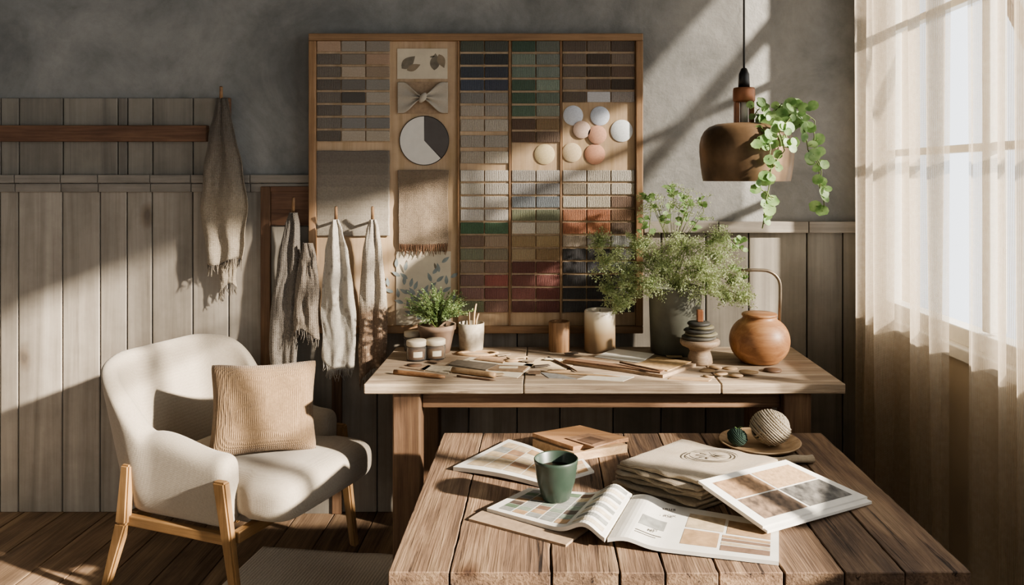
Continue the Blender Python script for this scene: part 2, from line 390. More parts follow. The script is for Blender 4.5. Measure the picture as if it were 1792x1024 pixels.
# peg rail, hooks
b=B(); b.box(((-3.0+WX(366))/2,3.567,H-(234-310)/391.),(WX(366)+3.0,.034,.072),.004)
b.obj('peg_rail',BRW,label='reddish brown wooden rail fixed to grey panelling',cat='rail')
r=empty('wall_peg',P(387,205,3.58),'wooden wall peg on a small backing block','hook')
b=B(); q=P(392,188,3.575); b.box(q,(.06,.02,.085),.004); b.obj('backing_block',BRW,r)
b=B(); b.tube([P(389,180,3.57),P(387,172,3.50),P(387,152,3.47)],[.008,.008,.007],10); b.obj('peg',OAKZ,r)
def cloth(name,prof,Y,folds,amp,mat,label=None,cat=None,ph=0,fr=None,frm=None,parent=None,bulge=.015,solid=.004,group=None,k2=1.,hem=0.,ymax=None,edge=5.,rough_=1.):
    p0,p1=prof[0][0],prof[-1][0]
    ymax=ymax or (3.562 if Y>3.5 else 3.50)
    def fn(u,v):
        py=lerp(p0,p1,v); l,r_=interp(prof,py)
        l+=edge*v*noise.noise(Vector((v*4,ph,1.)))*2; r_+=edge*v*noise.noise(Vector((v*4,ph,8.)))*2
        px=lerp(l,r_,u); q=P(px,py+(10*math.sin(u*4.2+ph)*k2+hem*(u-.5))*v*v,Y)
        gather=min(1,.5+v*1.2)
        uu=u+.14*noise.noise(Vector((u*1.8,v*1.6,ph+3)))+.12*v*math.sin(ph)
        f=math.sin(uu*folds*2*math.pi+ph)
        yy=Y-bulge*math.sin(math.pi*u)+amp*gather*f*(.7+.7*noise.noise(Vector((u*2.5,v*1.8,ph+7))))+rough_*(.014*noise.noise(Vector((u*3,v*4,ph)))+.006*noise.noise(Vector((u*7,v*9,ph))))
        return (q.x+.006*noise.noise(Vector((u*3,v*4,ph+9)))*v,min(yy,ymax),q.z)
    b=B(); b.grid(fn,64,60)
    o=b.obj(name,mat,parent,label,cat,group,solid=solid)
    if fr:
        b=B()
        for k in range(fr):
            u=(k+.5)/fr; e=Vector(fn(u,1)); L=U(.03,.055)
            b.tube([e+Vector((0,0,.004)),e+Vector((U(-.004,.004),U(-.004,.004),-L*.5)),e+Vector((U(-.008,.008),U(-.006,.006),-L))],[.0025,.002,.001],4)
        b.obj('fringe',frm or mat,o)
    return o
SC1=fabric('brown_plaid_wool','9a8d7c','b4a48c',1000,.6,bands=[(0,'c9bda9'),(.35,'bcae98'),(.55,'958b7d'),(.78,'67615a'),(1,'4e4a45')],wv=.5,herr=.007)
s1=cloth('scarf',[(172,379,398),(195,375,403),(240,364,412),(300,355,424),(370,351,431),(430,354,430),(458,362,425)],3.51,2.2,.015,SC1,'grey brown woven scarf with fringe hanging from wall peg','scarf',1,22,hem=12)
cloth('scarf_end',[(300,390,416),(380,384,420),(450,382,418),(505,384,415)],3.545,1.5,.005,SC1,ph=2,fr=14,parent=s1)
# leaning framed panel
r=empty('wooden_panel',(WX(510),3.56,0),'brown framed wooden panel leaning against grey panelling','panel')
xa,xb=WX(459),WX(600); zt=H-(326-310)/391.
PB=3.566
for xx_ in (xa+.022,xb-.022):
    b=B(); b.box((xx_,PB,zt/2),(.044,.02,zt),.004); b.obj('stile',DESKL,r)
b=B(); b.box(((xa+xb)/2,PB,zt-.09),(xb-xa-.09,.016,.17),.004); b.box(((xa+xb)/2,PB-.002,zt-.012),(xb-xa-.09,.022,.024),.003); b.obj('top_rail',BRW,r)
b=B(); b.box(((xa+xb)/2,PB+.004,(zt-.18)/2),(xb-xa-.09,.01,zt-.18),.001); b.obj('panel_board',PLKU,r)
b=B(); b.tube([P(513,372,3.56),P(513,366,3.50),P(514,346,3.48)],[.007,.007,.006],8); b.obj('peg',OAKZ,r)
# ---------- mood board
YB=3.53
bd=empty('mood_board',P(832,583,3.55),'large oak framed pinboard covered with material samples','pinboard')
def rect(px0,py0,px1,py1,Y): 
    a=P(px0,py1,Y); c=P(px1,py0,Y); return a.x,c.x,a.z,c.z
x0,x1,z0,z1=rect(541,59,1125,583,3.52)
fw=.032
for zc_,rn in ((z1-fw/2,.1),(z0+fw/2,.3)):
    b=B(); b.box(((x0+x1)/2,3.530,zc_),(x1-x0,.046,fw),.004,rnd=rn); b.obj('frame_rail',OAK,bd)
for xc_,rn in ((x0+fw/2,.6),(x1-fw/2,.9)):
    b=B(); b.box((xc_,3.530,(z0+z1)/2),(fw,.045,z1-z0-2*fw),.004,rnd=rn); b.obj('frame_stile',OAKZ,bd)
b=B(); b.box(((x0+x1)/2,3.541,(z0+z1)/2),(x1-x0-.05,.02,z1-z0-.05)); b.obj('backing_board',PLY,bd)
for px in (802,892,981.5):
    a,c,e,f=rect(px-1.6,71,px+1.6,570,3.52); b=B(); b.box(((a+c)/2,3.525,(e+f)/2),(c-a,.012,f-e),.002,rnd=px); b.obj('divider_strip',OAKZ,bd)
SWM={}
def desat(h,s=.68,m=1.):
    l=.3*h[0]+.55*h[1]+.15*h[2]; o=[min(1,(l+(c-l)*s)*m) for c in h[:3]]
    w=(.30,.26,.21); return tuple(c*.90+k*.08 for c,k in zip(o,w))+(1,)
def swatch_card(label,px0,py0,px1,py1,rows,flatset=(),base=None,seed=0):
    rd=random.Random(seed)
    a,c,e,f=rect(px0,py0,px1,py1,YB)
    bb=B(); bb.box(((a+c)/2,3.529,(e+f)/2),(c-a,.004,f-e),.001)
    card=bb.obj('swatch_card',base or PLY,label=label,cat='colour swatches',group='swatch cards on the pinboard')
    for ri,(ya,yb,cols) in enumerate(rows):
        n=len(cols); w=(px1-px0)/n
        for i,cc in enumerate(cols):
            if cc is None: continue
            xa,xb,za,zb=rect(px0+i*w+.9,ya+.9,px0+(i+1)*w-.9,yb-.9,3.524)
            key=(round(xb-xa,4),round(zb-za,4))
            if key not in SWM:
                q=B(); q.box((0,0,0),(xb-xa,.008,zb-za),.003,seg=2); me=bpy.data.meshes.new('swatch'); me.from_pydata(q.v,[],q.f); me.materials.append(M_SW); me.materials.append(M_FL); SWM[key]=me
                me2=me.copy(); [setattr(p,'material_index',1) for p in me2.polygons]; SWM[key+('f',)]=me2
            fl=(ri,i) in flatset or (ri,) in flatset
            o=bpy.data.objects.new('swatch',SWM[key+('f',)] if fl else SWM[key]); o.location=((xa+xb)/2,3.5225,(za+zb)/2)
            COL.objects.link(o); par(o,card)
            k=rd.uniform(.85,1.08); o.color=desat(hx(cc),.68,k)
    return card
def rw(y,pitch,L,g=2): return [(y+i*pitch,y+(i+1)*pitch-g,c) for i,c in enumerate(L)]
swatch_card('swatch card with brown, tan and grey fabric rectangles',554,71,683,249,rw(71,22.4,[
 ['bd9670','938877','8b8070'],['7b7062','857866','b08a66'],['7b6f60','ab967a','a08667'],['73685c','6c665e','8c8578'],
 ['786d60','55504a','a89c88'],['70655a','9b9387','90897b'],['7c7266','8a8680','84807a'],['6e6356','a89880','b0a086']]),
 {(0,0),(0,1),(0,2),(1,1),(1,2),(2,1),(2,2),(3,1),(3,2),(4,1),(4,2),(5,1),(5,2),(6,1),(6,2),(7,1),(7,2)},seed=1)
FAD=fabric('fading_grey_weave','8f867a','9d9488',1600,.5,var=18,wv=.35,spk=.3,nzs=.02,bands=[(0,'aaa192'),(.24,'aaa192'),(.25,'9f9687'),(.41,'9f9687'),(.42,'958c7e'),(.57,'958c7e'),(.58,'8a8175'),(.71,'8a8175'),(.72,'7d756a'),(.85,'7d756a'),(.86,'726a61'),(1,'726a61')])
b=B(); a_,c_,e_,f_=rect(553,264,682,413,3.524)
b.grid(lambda u,v:(lerp(a_,c_,u)+.001*math.sin(v*30),3.523-.0016*abs(math.sin(v*math.pi*6))-.001*noise.noise(Vector((u*4,v*4,3))),lerp(e_,f_,v)+.001*math.sin(u*9)),40,80)
b.obj('textile_sample',FAD,label='woven grey beige textile fading from grey to cream',cat='fabric sample',solid=.003)
swatch_card('swatch column with navy, green, cream and red yarn samples',805,71,890,547,
 rw(71,22.6,[['56604e','4e554c'],['444a4c','363c40'],['3a4654','3c4656'],['48566c','3c465a'],['8a867e','948e82'],['ab9c86','a69a88']])+
 rw(208,28,[['b3a58e','beb29c'],['a89d8c','b2a998'],['b5a68e','bdb096']],5)+
 rw(297,22.9,[['d5ccba','cdc2ae'],['c6bca4','cdc2ae'],['d4ccba','cbc2b0'],['d5cdbe','d0c8ba'],['3c6c44','4a7850'],['85684f','a58a6a'],['7f8260','8c7e60'],['9a8064','8e6e58'],['8c6456','a04c3c'],['98685c','904c44'],['868a5e','906450']],1.5),seed=3)
swatch_card('swatch column with green, grey, gold and crimson samples',895,71,980,547,
 rw(71,22.6,[['385e48','6f786a'],['7c8c78','7f887c'],['738a78','7c8a7c'],['40604a','80947f'],['42644a','6c806e'],['54745a','8c947f']])+
 rw(207,22.6,[['70523a','9c7a48'],['70523c','755c46']])+
 rw(297,22.9,[['a39c90','b8b0a2'],['94928e','8a8884'],['7d868a','717c82'],['7a8056','6f7654'],['cfc4ac','c6b898'],['a88850','b09258'],['b49866','a4824c'],['743a30','844032'],['7e4236','8a443a'],['98544a','843c34'],['6c3830','743630']],1.5),seed=4)
swatch_card('swatch column with brown, orange, cream and black samples',984,71,1111,547,
 rw(71,22.2,[['645446','706050','5a4a3e'],['716254','4e4036','7a6858'],['7a6a5a','584838','6a5240'],['8a7a68','5f4a3c','4e4032'],['6f6050','c8c8cc','a0948a']])+
 rw(297,22.9,[['cac0b0','c2b69f','cfc6b4'],['9a8c74','beb29a','c8bca6'],['c6bca6','b8ac90','8a684e'],['b46a30','c06a28','94663e'],['ae602a','c4702c','6f5540'],['a08e74','8a8478','8a8c84'],['34363a','2e3034','5c5e5c'],['3a3c42','444850','4e545a'],['34363a','2c2c30','3e3e42'],['36383e','303236','4e4e50'],['424244','38383a','5a5650']],1.5),{(4,1)},seed=5)
for px,py,rr,c in ((1003,202,17.5,'d4d8e0'),(1050,203,17,'ced4de'),(1088,229,19.5,'e6eaea'),(1018,227,15.5,'c8b0a0'),(1045,236,16.5,'c49880'),(1041,270,18,'c29278'),(1001,267,17,'d0bc9c'),(953,270,18,'d2c09a')):
    q=P(px,py,3.52); R=rr/F*3.52; b=B()
    yb=0 if (px,py) not in ((1018,227),(1045,236)) else -.004
    b.lathe([(0,0),(R-.001,0),(R,.001),(R,.003),(R-.001,.004),(0,.004)],40,M=Matrix.Translation((q.x,3.5268+yb,q.z))@Matrix.Rotation(math.radians(90),4,'X'))
    o=b.obj('paint_chip',M_FL,label='round painted colour chip pinned on the board',cat='colour chip',group='round colour chips'); o.color=hx(c)
# pie
q=P(742,246,3.52); R=43.5/F*3.52; b=B()
def sect(a0,a1,r,y,mat):
    n=40; vs=[(q.x,y,q.z)]+[(q.x+r*math.sin(lerp(a0,a1,k/n)),y,q.z+r*math.cos(lerp(a0,a1,k/n))) for k in range(n+1)]
    b.add(vs,[(0,k+1,k+2) for k in range(n)],mat)
b.lathe([(0,0),(R,0),(R,.006),(0,.006)],64,M=Matrix.Translation((q.x,3.530,q.z))@Matrix.Rotation(math.radians(90),4,'X'),mat=2)
sect(math.radians(2),math.radians(135),R*.975,3.5236,1); sect(math.radians(137),math.radians(360),R*.975,3.5236,0)
b.obj('colour_wheel',[plain('pie_white','d4d0c8',.7,var=.03),plain('pie_grey','5a5553',.7,var=.05),BLACK],label='round white card with dark grey pie segment',cat='chart')
# paper cards
def card(px0,py0,px1,py1):
    a,c,e,f=rect(px0,py0,px1,py1,3.527); b=B(); b.box(((a+c)/2,3.529,(e+f)/2),(c-a,.003,f-e),.0006); return b
INK=plain('grey_ink','7a7264',.8,var=.2); INKB=plain('blue_grey_ink','8a9290',.8,var=.2); INKD=plain('dark_ink','57524a',.8)
CREAM=plain('cream_card','c8bda8',.85,var=.08,nscale=12)
b=card(695,85,783,138)
def flatleaf(px,py,L,W,ang,mat=1,Y=3.5268):
    q=P(px,py,3.527); s=3.527/F; vs=[];n=9
    for i in range(n+1):
        t=i/n; w=W*math.sin(math.pi*t**.8)*.5; vs.append((t*L,w)); 
    vs+= [(i/n*L,-W*math.sin(math.pi*(i/n)**.8)*.5) for i in range(n-1,0,-1)]
    ca,sa=math.cos(ang),math.sin(ang)
    b.add([(q.x+s*(x*ca-y*sa),Y,q.z+s*(x*sa+y*ca)) for x,y in vs],[list(range(len(vs)))],mat)
flatleaf(703,120,32,18,.75); flatleaf(712,123,26,12,.4,2,3.5264); flatleaf(760,123,30,17,1.5); flatleaf(752,100,10,3,.2); flatleaf(768,95,26,14,-1.2,2,3.5264)
b.obj('art_card',[CREAM,INK,plain('warm_ink','8a7c68',.8)],label='cream card with two drawn leaves',cat='print',recalc=False)
b=card(693,440,789,569)
for i in range(9):
    bx=741+(i-4)*2; hgt=60+25*math.sin(i*1.3); an=math.pi/2+(4-i)*.17
    for k in range(7):
        t=k/6; cx_=bx+math.cos(an)*t*85; cy_=560-math.sin(an)*t*hgt*1.25
        flatleaf(cx_,cy_,17,6.5,an+.55*(1 if k%2 else -1),1,3.5268-.0001*i)
flatleaf(700,462,18,4,-1.2,2);flatleaf(712,455,14,4,-1.7,2);flatleaf(760,460,16,4,-1.3,2)
b.obj('art_card',[CREAM,INKB,INK],label='cream botanical print with blue grey leaves',cat='print',recalc=False)
# knotted fabric sample
LIN=fabric('light_linen','b8b0a2','a89f90',2400,.25,wv=.2,spk=.1)
r=empty('fabric_sample',P(740,200,3.52),'pale linen scrap knotted like a bow on a card','fabric sample')
b=card(697,143,784,199); b.obj('card',KRAFT,r)
def fn(u,v):
    a,c,e,f=rect(696,144,784,198,3.52); x=lerp(a,c,u); d=abs(u-.5)*2; pin=.12+.88*smooth(d*1.25)
    z=(e+f)/2+(v-.5)*(f-e)*pin
    return (x,3.516-.010*math.sin(v*14+u*2)*(1-d)*1.0-.008*(1-d),z)
b=B(); b.grid(fn,60,40); b.obj('cloth',LIN,r,solid=.002)
q=P(740,171,3.498); b=B(); b.lathe([(0,-.026),(.009,-.02),(.014,-.006),(.014,.006),(.009,.02),(0,.026)],16,M=Matrix.Translation(q)@Matrix.Rotation(.6,4,'Y')); b.obj('knot',LIN,r)
BRF=fabric('brown_weave','84735f','9a8a77',1400,.7,var=14,wv=.5,spk=.25)
cloth('fabric_sample',[(298,696,785),(350,697,784),(428,698,784)],3.519,1.5,.0015,BRF,'grey brown loosely woven cloth sample with frayed ends','fabric sample',0,34,fabric('fray_brown','7c5c44',None,900),bulge=.004,solid=.002,k2=.1,edge=1,ymax=3.526,rough_=.2)
# pegs on board + scarves
for px in (588,652):
    b=B(); b.tube([P(px,388,3.525),P(px,382,3.47),P(px,362,3.45)],[.006,.007,.006],8)
    b.obj('peg',OAKZ,bd)
SCW=fabric('white_scarf_wool','cac3b6','b7ae9f',1200,.6,bands=[(0,'c8c0b2'),(.5,'c8c1b4'),(1,'d0c9bd')],spk=.25,motif=('aaa193',.85,26.))
SCB=fabric('brown_cream_wool','b8a894','a89880',900,.7,bands=[(0,'846a56'),(.25,'8a6e58'),(.42,'7a6049'),(.5,'bab0a0'),(1,'cac2b6')],spk=.4,motif=('b8a28a',.40,42.))
SCG=fabric('herringbone_wool','7a7268','a39a8e',900,.9,bands=[(0,'a0978b'),(.5,'8e867c'),(1,'787168')],spk=.35,wv=.4,herr=.007)
SCK=fabric('taupe_knit_wool','8f8272','ab9e8e',900,1.,bands=[(0,'a89a88'),(.5,'94887a'),(1,'857a6e')],spk=.5,wv=.8)
cloth('scarf',[(384,582,593),(402,576,600),(440,569,611),(500,564,620),(590,562,622),(640,563,620)],3.46,1.8,.014,SCW,'cream white patterned wool scarf hanging from wooden peg','scarf',.4,22,hem=34)
cloth('scarf',[(384,647,658),(402,641,663),(440,635,669),(520,631,676),(600,629,678),(655,630,677)],3.46,1.6,.013,SCB,'cream scarf with rust brown patterned lower half','scarf',2.4,18,hem=-14,edge=3.)
cloth('scarf',[(372,506,520),(392,500,524),(460,484,525),(540,472,522),(620,468,519),(672,470,516)],3.497,1.7,.012,SCG,'long grey herringbone scarf hanging from wooden peg','scarf',1.4,12,ymax=3.535)
cloth('scarf',[(425,530,548),(450,524,554),(510,516,558),(585,514,558)],3.465,1.5,.008,SCK,'short taupe knitted scarf hanging beside longer scarf','scarf',3.4,12,edge=3.)
# ---------- desk
dk=empty('desk',(.21,3.18,0),'rustic oak workbench desk with thick plank top','desk')
b=B(); DX0,DX1=-.652,1.074; cuts=[DX0,(916-955)/489.,(1262-955)/489.,DX1]
for a,c in zip(cuts,cuts[1:]):
    b.box(((a+c)/2,3.175,.742),(c-a-.003,.63,.036),.004,rnd=U(0,1))
b.obj('table_top',DESK,dk)
for lx in (-.502,.907):
    for ly in (2.925,3.42):
        b=B(); b.box((lx,ly,.362),(.1,.09,.724),.006,rnd=U(0,1)); b.obj('leg',DESKL,dk)
for yy_ in (2.93,3.42):
    b=B(); b.box((.2025,yy_,.69),(1.305,.03,.062),.004); b.obj('apron',DESKA,dk)
ZD=.76
def D(px,py,z=ZD): return T(px,py,z)
# ---------- coffee table
ct=empty('coffee_table',(.3,2.27,0),'low rustic reclaimed plank table with cracked boards','table')
b=B(); xs=[-.352,-.215,.012,.165,.265,.385,.53,.665,.80,.95]
for i,(a,c) in enumerate(zip(xs,xs[1:])):
    e=U(-.006,.006)
    bm=bmesh.new(); bmesh.ops.create_cube(bm,size=1)
    for v in bm.verts: v.co=Vector((v.co.x*(c-a-.002),v.co.y*.97,v.co.z*.055))
    bmesh.ops.subdivide_edges(bm,edges=[ed for ed in bm.edges if abs((ed.verts[0].co-ed.verts[1].co).y)>.5],cuts=40)
    bmesh.ops.bevel(bm,geom=[ed for ed in bm.edges if ed.calc_face_angle(0)>.5],offset=.002,segments=1,affect='EDGES')
    bm.verts.index_update()
    vs=[]
    for v in bm.verts:
        p=v.co.copy(); s_=1 if p.x>0 else -1
        if abs(p.x)>(c-a)*.4: p.x-=s_*(.003*max(0,noise.noise(Vector((p.y*11,i*7.3+s_,0))))+.003*max(0,noise.noise(Vector((p.y*34,i*3.3+s_,4)))))
        p+=Vector(((a+c)/2,2.265+e*.6,.5925)); vs.append(p)
    b.add(vs,[[v.index for v in f.verts] for f in bm.faces],0,U(0,1)); bm.free()
b.obj('table_top',TBL,ct)
for lx in (-.28,.88):
    for ly in (1.86,2.66):
        b=B(); b.box((lx,ly,.2825),(.09,.09,.565),.006,rnd=U(0,1)); b.obj('leg',DESKL,ct)
for yy_ in (1.86,2.66):
    b=B(); b.box((.3,yy_,.53),(1.07,.03,.07),.004); b.obj('apron',DESKA,ct)
ZT=.62
# ---------- armchair
ang=math.radians(-21); CH=Matrix.Translation((-1.175,3.06,0))@Matrix.Rotation(ang,4,'Z')
UPH=fabric('cream_upholstery','a39887','b0a595',2200,.3,var=5,wv=.25,spk=.15)
ac=empty('armchair',(0,0,0),'cream upholstered armchair with curved back and oak legs','armchair',M=CH)
hw,xf,xbk,cr=.275,.19,-.28,.13
path=[];n1=20
for i in range(n1): path.append((lerp(xf,xbk+cr,i/n1),-hw,0,-1))
for i in range(14):
    t=math.pi/2*i/14; path.append((xbk+cr-cr*math.sin(t),-hw+cr-cr*math.cos(t),-math.sin(t),-math.cos(t)))
for i in range(8): path.append((xbk,lerp(-hw+cr,hw-cr,i/8),-1,0))
for i in range(14):
    t=math.pi/2*i/14; path.append((xbk+cr-cr*math.cos(t),hw-cr+cr*math.sin(t),-math.cos(t),math.sin(t)))
for i in range(n1+1): path.append((lerp(xbk+cr,xf,i/n1),hw,0,1))
def ring(p,scale=1.,ex=0.):
    x,y,nx,ny=p; bk=smooth((-.115-x)/.145); bk2=smooth((-.08-x)/.18)
    h=.605+.245*bk-.045*smooth((x+.08)/.26); h-= .035*smooth((abs(y)-.15)/.13)*bk2
    t=.038+.009*(1-bk); z0=.31
    pts=[]
    for k in range(9): pts.append((-t*(.8+.2*min(1,k/2))*(1-.22*bk*k/8),lerp(z0,h-t,k/8)))
    t2=t*(1-.22*bk)
    for k in range(1,6):
        a=math.pi*k/6; pts.append((-t2*math.cos(a),h-t+t2*math.sin(a)))
    for k in range(8,-1,-1): pts.append((t*(.8+.2*min(1,k/2))*(1-.22*bk*k/8),lerp(z0,h-t,k/8)))
    out=[]; zc=(z0+h)/2
    for n_,z in pts:
        n_*=scale; z=zc+(z-zc)*(1-(1-scale)*.35)
        lean=(.18*bk2+.03)*(z-z0)
        out.append(Vector((x+nx*(n_+lean)+ex,y+ny*(n_+lean),z)))
    return out
rings=[ring(path[0],.45,.040),ring(path[0],.80,.032),ring(path[0],.95,.016)]+[ring(p) for p in path]+[ring(path[-1],.95,.016),ring(path[-1],.80,.032),ring(path[-1],.45,.040)]
K_=len(rings[0]); vs=[v for r_ in rings for v in r_]; fs=[]
for i in range(len(rings)-1):
    for k in range(K_): fs.append((i*K_+k,i*K_+(k+1)%K_,(i+1)*K_+(k+1)%K_,(i+1)*K_+k))
fs.append(list(range(K_))[::-1]); fs.append([(len(rings)-1)*K_+k for k in range(K_)])
b=B(); b.add(vs,fs,smooth=True); b.obj('backrest_and_arms',UPH,ac,M=CH,sub=1)
def cushion(x0,x1,z0,z1,w0,w1):
    b=B(); hz=(z1-z0)/2; zc=(z0+z1)/2; cx=(x0+x1)/2; sx=x1-x0
    def fn(u,v):
        th=2*math.pi*u; ph=math.pi*(v-.5)
        sg=lambda w,e:math.copysign(abs(w)**e,w)
        cp=sg(math.cos(ph),.20); x=sx/2*cp*sg(math.cos(th),.24); yn=cp*sg(math.sin(th),.24)
        wd=lerp(w0,w1,smooth((cx+x-.20)/.08)); y=wd/2*yn; z=hz*sg(math.sin(ph),.65)
        dd=max(0,1-(x/(sx/2))**2)*max(0,1-yn**2)
        if z>0: z+=.006*dd
        return (cx+x,y,zc+z)
    b.grid(fn,160,56,cu=True); return b
b=cushion(-.24,.45,.325,.475,.455,.56); b.obj('seat_cushion',UPH,ac,M=CH)
b=B(); b.box((.0,0,.325),(.50,.44,.05),.01); b.obj('seat_base',UPH,ac,M=CH)
LEGW=wood('chair_leg_wood','82633f','9a7850','ac8962',2,1.5,.6,.1,.15,streak=.3)
for sy in (-1,1):
    b=B(); b.bar((.225,.332*sy,.485),(.30,.325*sy,0),(.052,.032),(.032,.026)); b.obj('leg',LEGW,ac,M=CH)
for sy in (-1,1):
    b=B(); b.bar((-.19,.334*sy,.49),(-.21,.334*sy,.28),(.038,.030),(.052,.032)); b.bar((-.21,.334*sy,.282),(-.31,.33*sy,0),(.052,.032),(.030,.026)); b.obj('leg',LEGW,ac,M=CH)
LEGX=wood('chair_rail_wood','82633f','9a7850','ac8962',0,1.5,.6,.1,.15,streak=.3)
for sy in (-1,1):
    b=B(); b.box((.025,.322*sy,.290),(.45,.026,.036),.004); b.obj('side_rail',LEGX,ac,M=CH)
LEGY=wood('chair_rail_wood_y','82633f','9a7850','ac8962',1,1.5,.6,.1,.15,streak=.3)
for xx_ in (.262,-.20):
    b=B(); b.box((xx_,0,.292),(.03,.61,.040),.004); b.obj('cross_rail',LEGY,ac,M=CH)
# pillow
PIL=fabric('tan_woven','8a7155','9a8062',900,.8,var=8,wv=.7,spk=.35)
nrm=Vector((.42,-.86,.32)).normalized(); zx=Vector((0,0,1)); xx=nrm.cross(zx).normalized()*-1; up_=nrm.cross(xx); 
if up_.z<0: up_=-up_
xx=up_.cross(nrm)
Mp=Matrix((xx,up_,nrm)).transposed().to_4x4(); Mp=Matrix.Translation((-1.05,2.985,.64))@Mp@Matrix.Rotation(math.radians(-3),4,'Z')
b=B(); S=.172
for sgn in (1,-1):
    def fn(u,v):
        a=u*2-1; c=v*2-1; k=1-.10*(1-a*a)*(abs(c)**3); k2_=1-.10*(1-c*c)*(abs(a)**3)
        cr_=1-.05*(abs(a)*abs(c))**6
        th=.072*((1-a**4)*(1-c**4))**.5
        return (a*S*1.14*k2_*cr_,c*S*k*cr_,sgn*th+.010*noise.noise(Vector((a*2.5,c*2.5,sgn)))*(1-a**4)*(1-c**4))
    b.grid(fn,40,40)
b.obj('pillow',PIL,label='tan woven square pillow leaning in the armchair',cat='pillow',M=Mp,center=False,recalc=False)
# rug
RUG=fabric('pale_rug','d8ccb6','e4dac6',500,.6,wv=.3,spk=.2)
Mr=Matrix.Translation((-.93,2.60,0))@Matrix.Rotation(math.radians(-8),4,'Z')
b=B(); b.grid(lambda u,v:((u-.5)*.60,(v-.5)*1.2,.004+.010*max(0,noise.noise(Vector((u*3+v*2,v*2,0))))),50,70)
b.obj('rug',RUG,label='pale beige woven rug under the armchair',cat='rug',M=Mr,center=False,solid=.004)
# ---------- pendant lamp
YL=3.0; lc=P(1306,317,YL); s=YL/F; lx=lc.x; lz=lc.z
pl=empty('pendant_lamp',(lx,YL,lz),'aged bronze dome pendant lamp hanging on black cord','pendant lamp')
BRZ=plain('bronzed_shade','715c46',.42,.45,var=.35,nscale=9,bump=.15)
COP=plain('copper_wood','936448',.45,.4,var=.15)
def z_(py): return P(1306,py,YL).z
b=B(); R=81*s
pr=[(R*.92,z_(317)),(R*.935,z_(312)),(R*.975,z_(290)),(R*1.0,z_(265)),(R*.995,z_(252)),(R*.965,z_(240)),(R*.9,z_(230)),(R*.80,z_(222.5)),(R*.66,z_(218)),(R*.5,z_(216.5)),(R*.15,z_(216)),(R*.12,z_(219)),(R*.5,z_(220)),(R*.70,z_(225)),(R*.85,z_(236)),(R*.93,z_(252)),(R*.95,z_(268)),(R*.925,z_(300)),(R*.91,z_(314)),(R*.92,z_(317))]
b.lathe(pr,56,c=(lx,YL,0)); b.obj('lamp_shade',BRZ,pl)
b=B(); b.tube([(lx-4*s,YL,z_(122)),(lx-4*s,YL,3.0)],.004,8); b.obj('cord',BLACK,pl)
b=B(); b.lathe([(0,z_(118)),(5*s,z_(120)),(9*s,z_(130)),(10*s,z_(153)),(0,z_(153))],24,c=(lx-4*s,YL,0)); b.obj('cap',BLACK,pl)
b=B(); b.lathe([(0,z_(153)),(18*s,z_(154)),(19*s,z_(158)),(19*s,z_(176)),(17*s,z_(179)),(0,z_(179))],32,c=(lx-4*s,YL,0)); b.obj('collar',COP,pl)
for dx in (-17,9):
    b=B(); b.box((lx+dx*s,YL,z_(198)),(.016,.03,39*s),.003); b.obj('bracket',COP,pl)
b=B(); b.lathe([(0,z_(179)),(7*s,z_(179)),(7*s,z_(217)),(0,z_(217))],20,c=(lx-4*s,YL,0)); b.obj('socket',WHITE,pl)
b=B(); b.lathe([(0,0),(.02,.005),(.03,.03),(.022,.055),(.012,.075),(.012,.10),(0,.10)],20,c=(lx,YL,lz+.03)); b.obj('light_bulb',WHITE,pl)
# hanging plant
GL=leafm('bright_leaf','6c8f54','a0ba80',.45); ST=plain('stem_green','66733f',.6)
hp=empty('trailing_plant',P(1345,217,YL),'trailing vine with round green leaves over the lamp','plant')
bs=B(); bl=B()
vines=[[(1340,216,3.0),(1360,190,2.97),(1395,188,2.94),(1425,212,2.94),(1422,255,2.94),(1438,300,2.94),(1440,345,2.94),(1445,376,2.94)],
[(1342,216,3.0),(1332,222,2.84),(1350,262,2.79),(1346,315,2.79),(1341,360,2.8),(1334,400,2.8)],
[(1335,216,3.0),(1322,198,2.93),(1330,190,2.88)],[(1360,216,3.0),(1392,205,2.93),(1410,235,2.9),(1414,262,2.9),(1436,292,2.9),(1435,330,2.92)],
[(1350,216,3.0),(1362,226,2.82),(1372,262,2.79),(1352,292,2.79),(1322,325,2.8),(1355,345,2.8)],[(1350,216,3.0),(1368,182,2.95),(1388,188,2.92)],
[(1340,216,3.0),(1335,235,2.82),(1328,262,2.8)],[(1365,216,3.0),(1385,200,2.9),(1372,222,2.83),(1380,250,2.82)]]
for v in vines:
    pts=[P(*q) for q in v]; fine=[]
    for i in range(len(pts)-1):
        for k in range(6): 
            p=lerp(pts[i],pts[i+1],k/6); fine.append(p+Vector((noise.noise(p*20)*.008,0,noise.noise(p*20+Vector((5,5,5)))*.006)))
    fine.append(pts[-1]); bs.tube(fine,[.0022]*len(fine),5)
    L=0
    for a,c in zip(fine,fine[1:]):
        L+=(c-a).length
        if L>.020:
            L=0
            off=Vector((U(-1,1),U(-1,.3),U(-.7,.7))).normalized()*U(.014,.034); rr=U(.014,.026)
            bl.rleaf(a+off,Vector((U(-.8,.8),-1,U(-.2,.9))),rr); bs.tube([a,a+off*.9],.0012,4)
for i in range(36):
    p=P(U(1314,1402),U(180,226),3.0)+Vector((0,U(-.14,-.04),0)); bl.rleaf(p,Vector((U(-.8,.8),-1,U(0,1.2))),U(.011,.022))
for i in range(12):
    p=P(U(1316,1372),U(226,262),3.0); p.y=2.815; bl.rleaf(p,Vector((U(-.6,.6),-1,U(0,.8))),U(.013,.022))
bs.obj('stem',ST,hp); bl.obj('leaves',GL,hp,recalc=False)
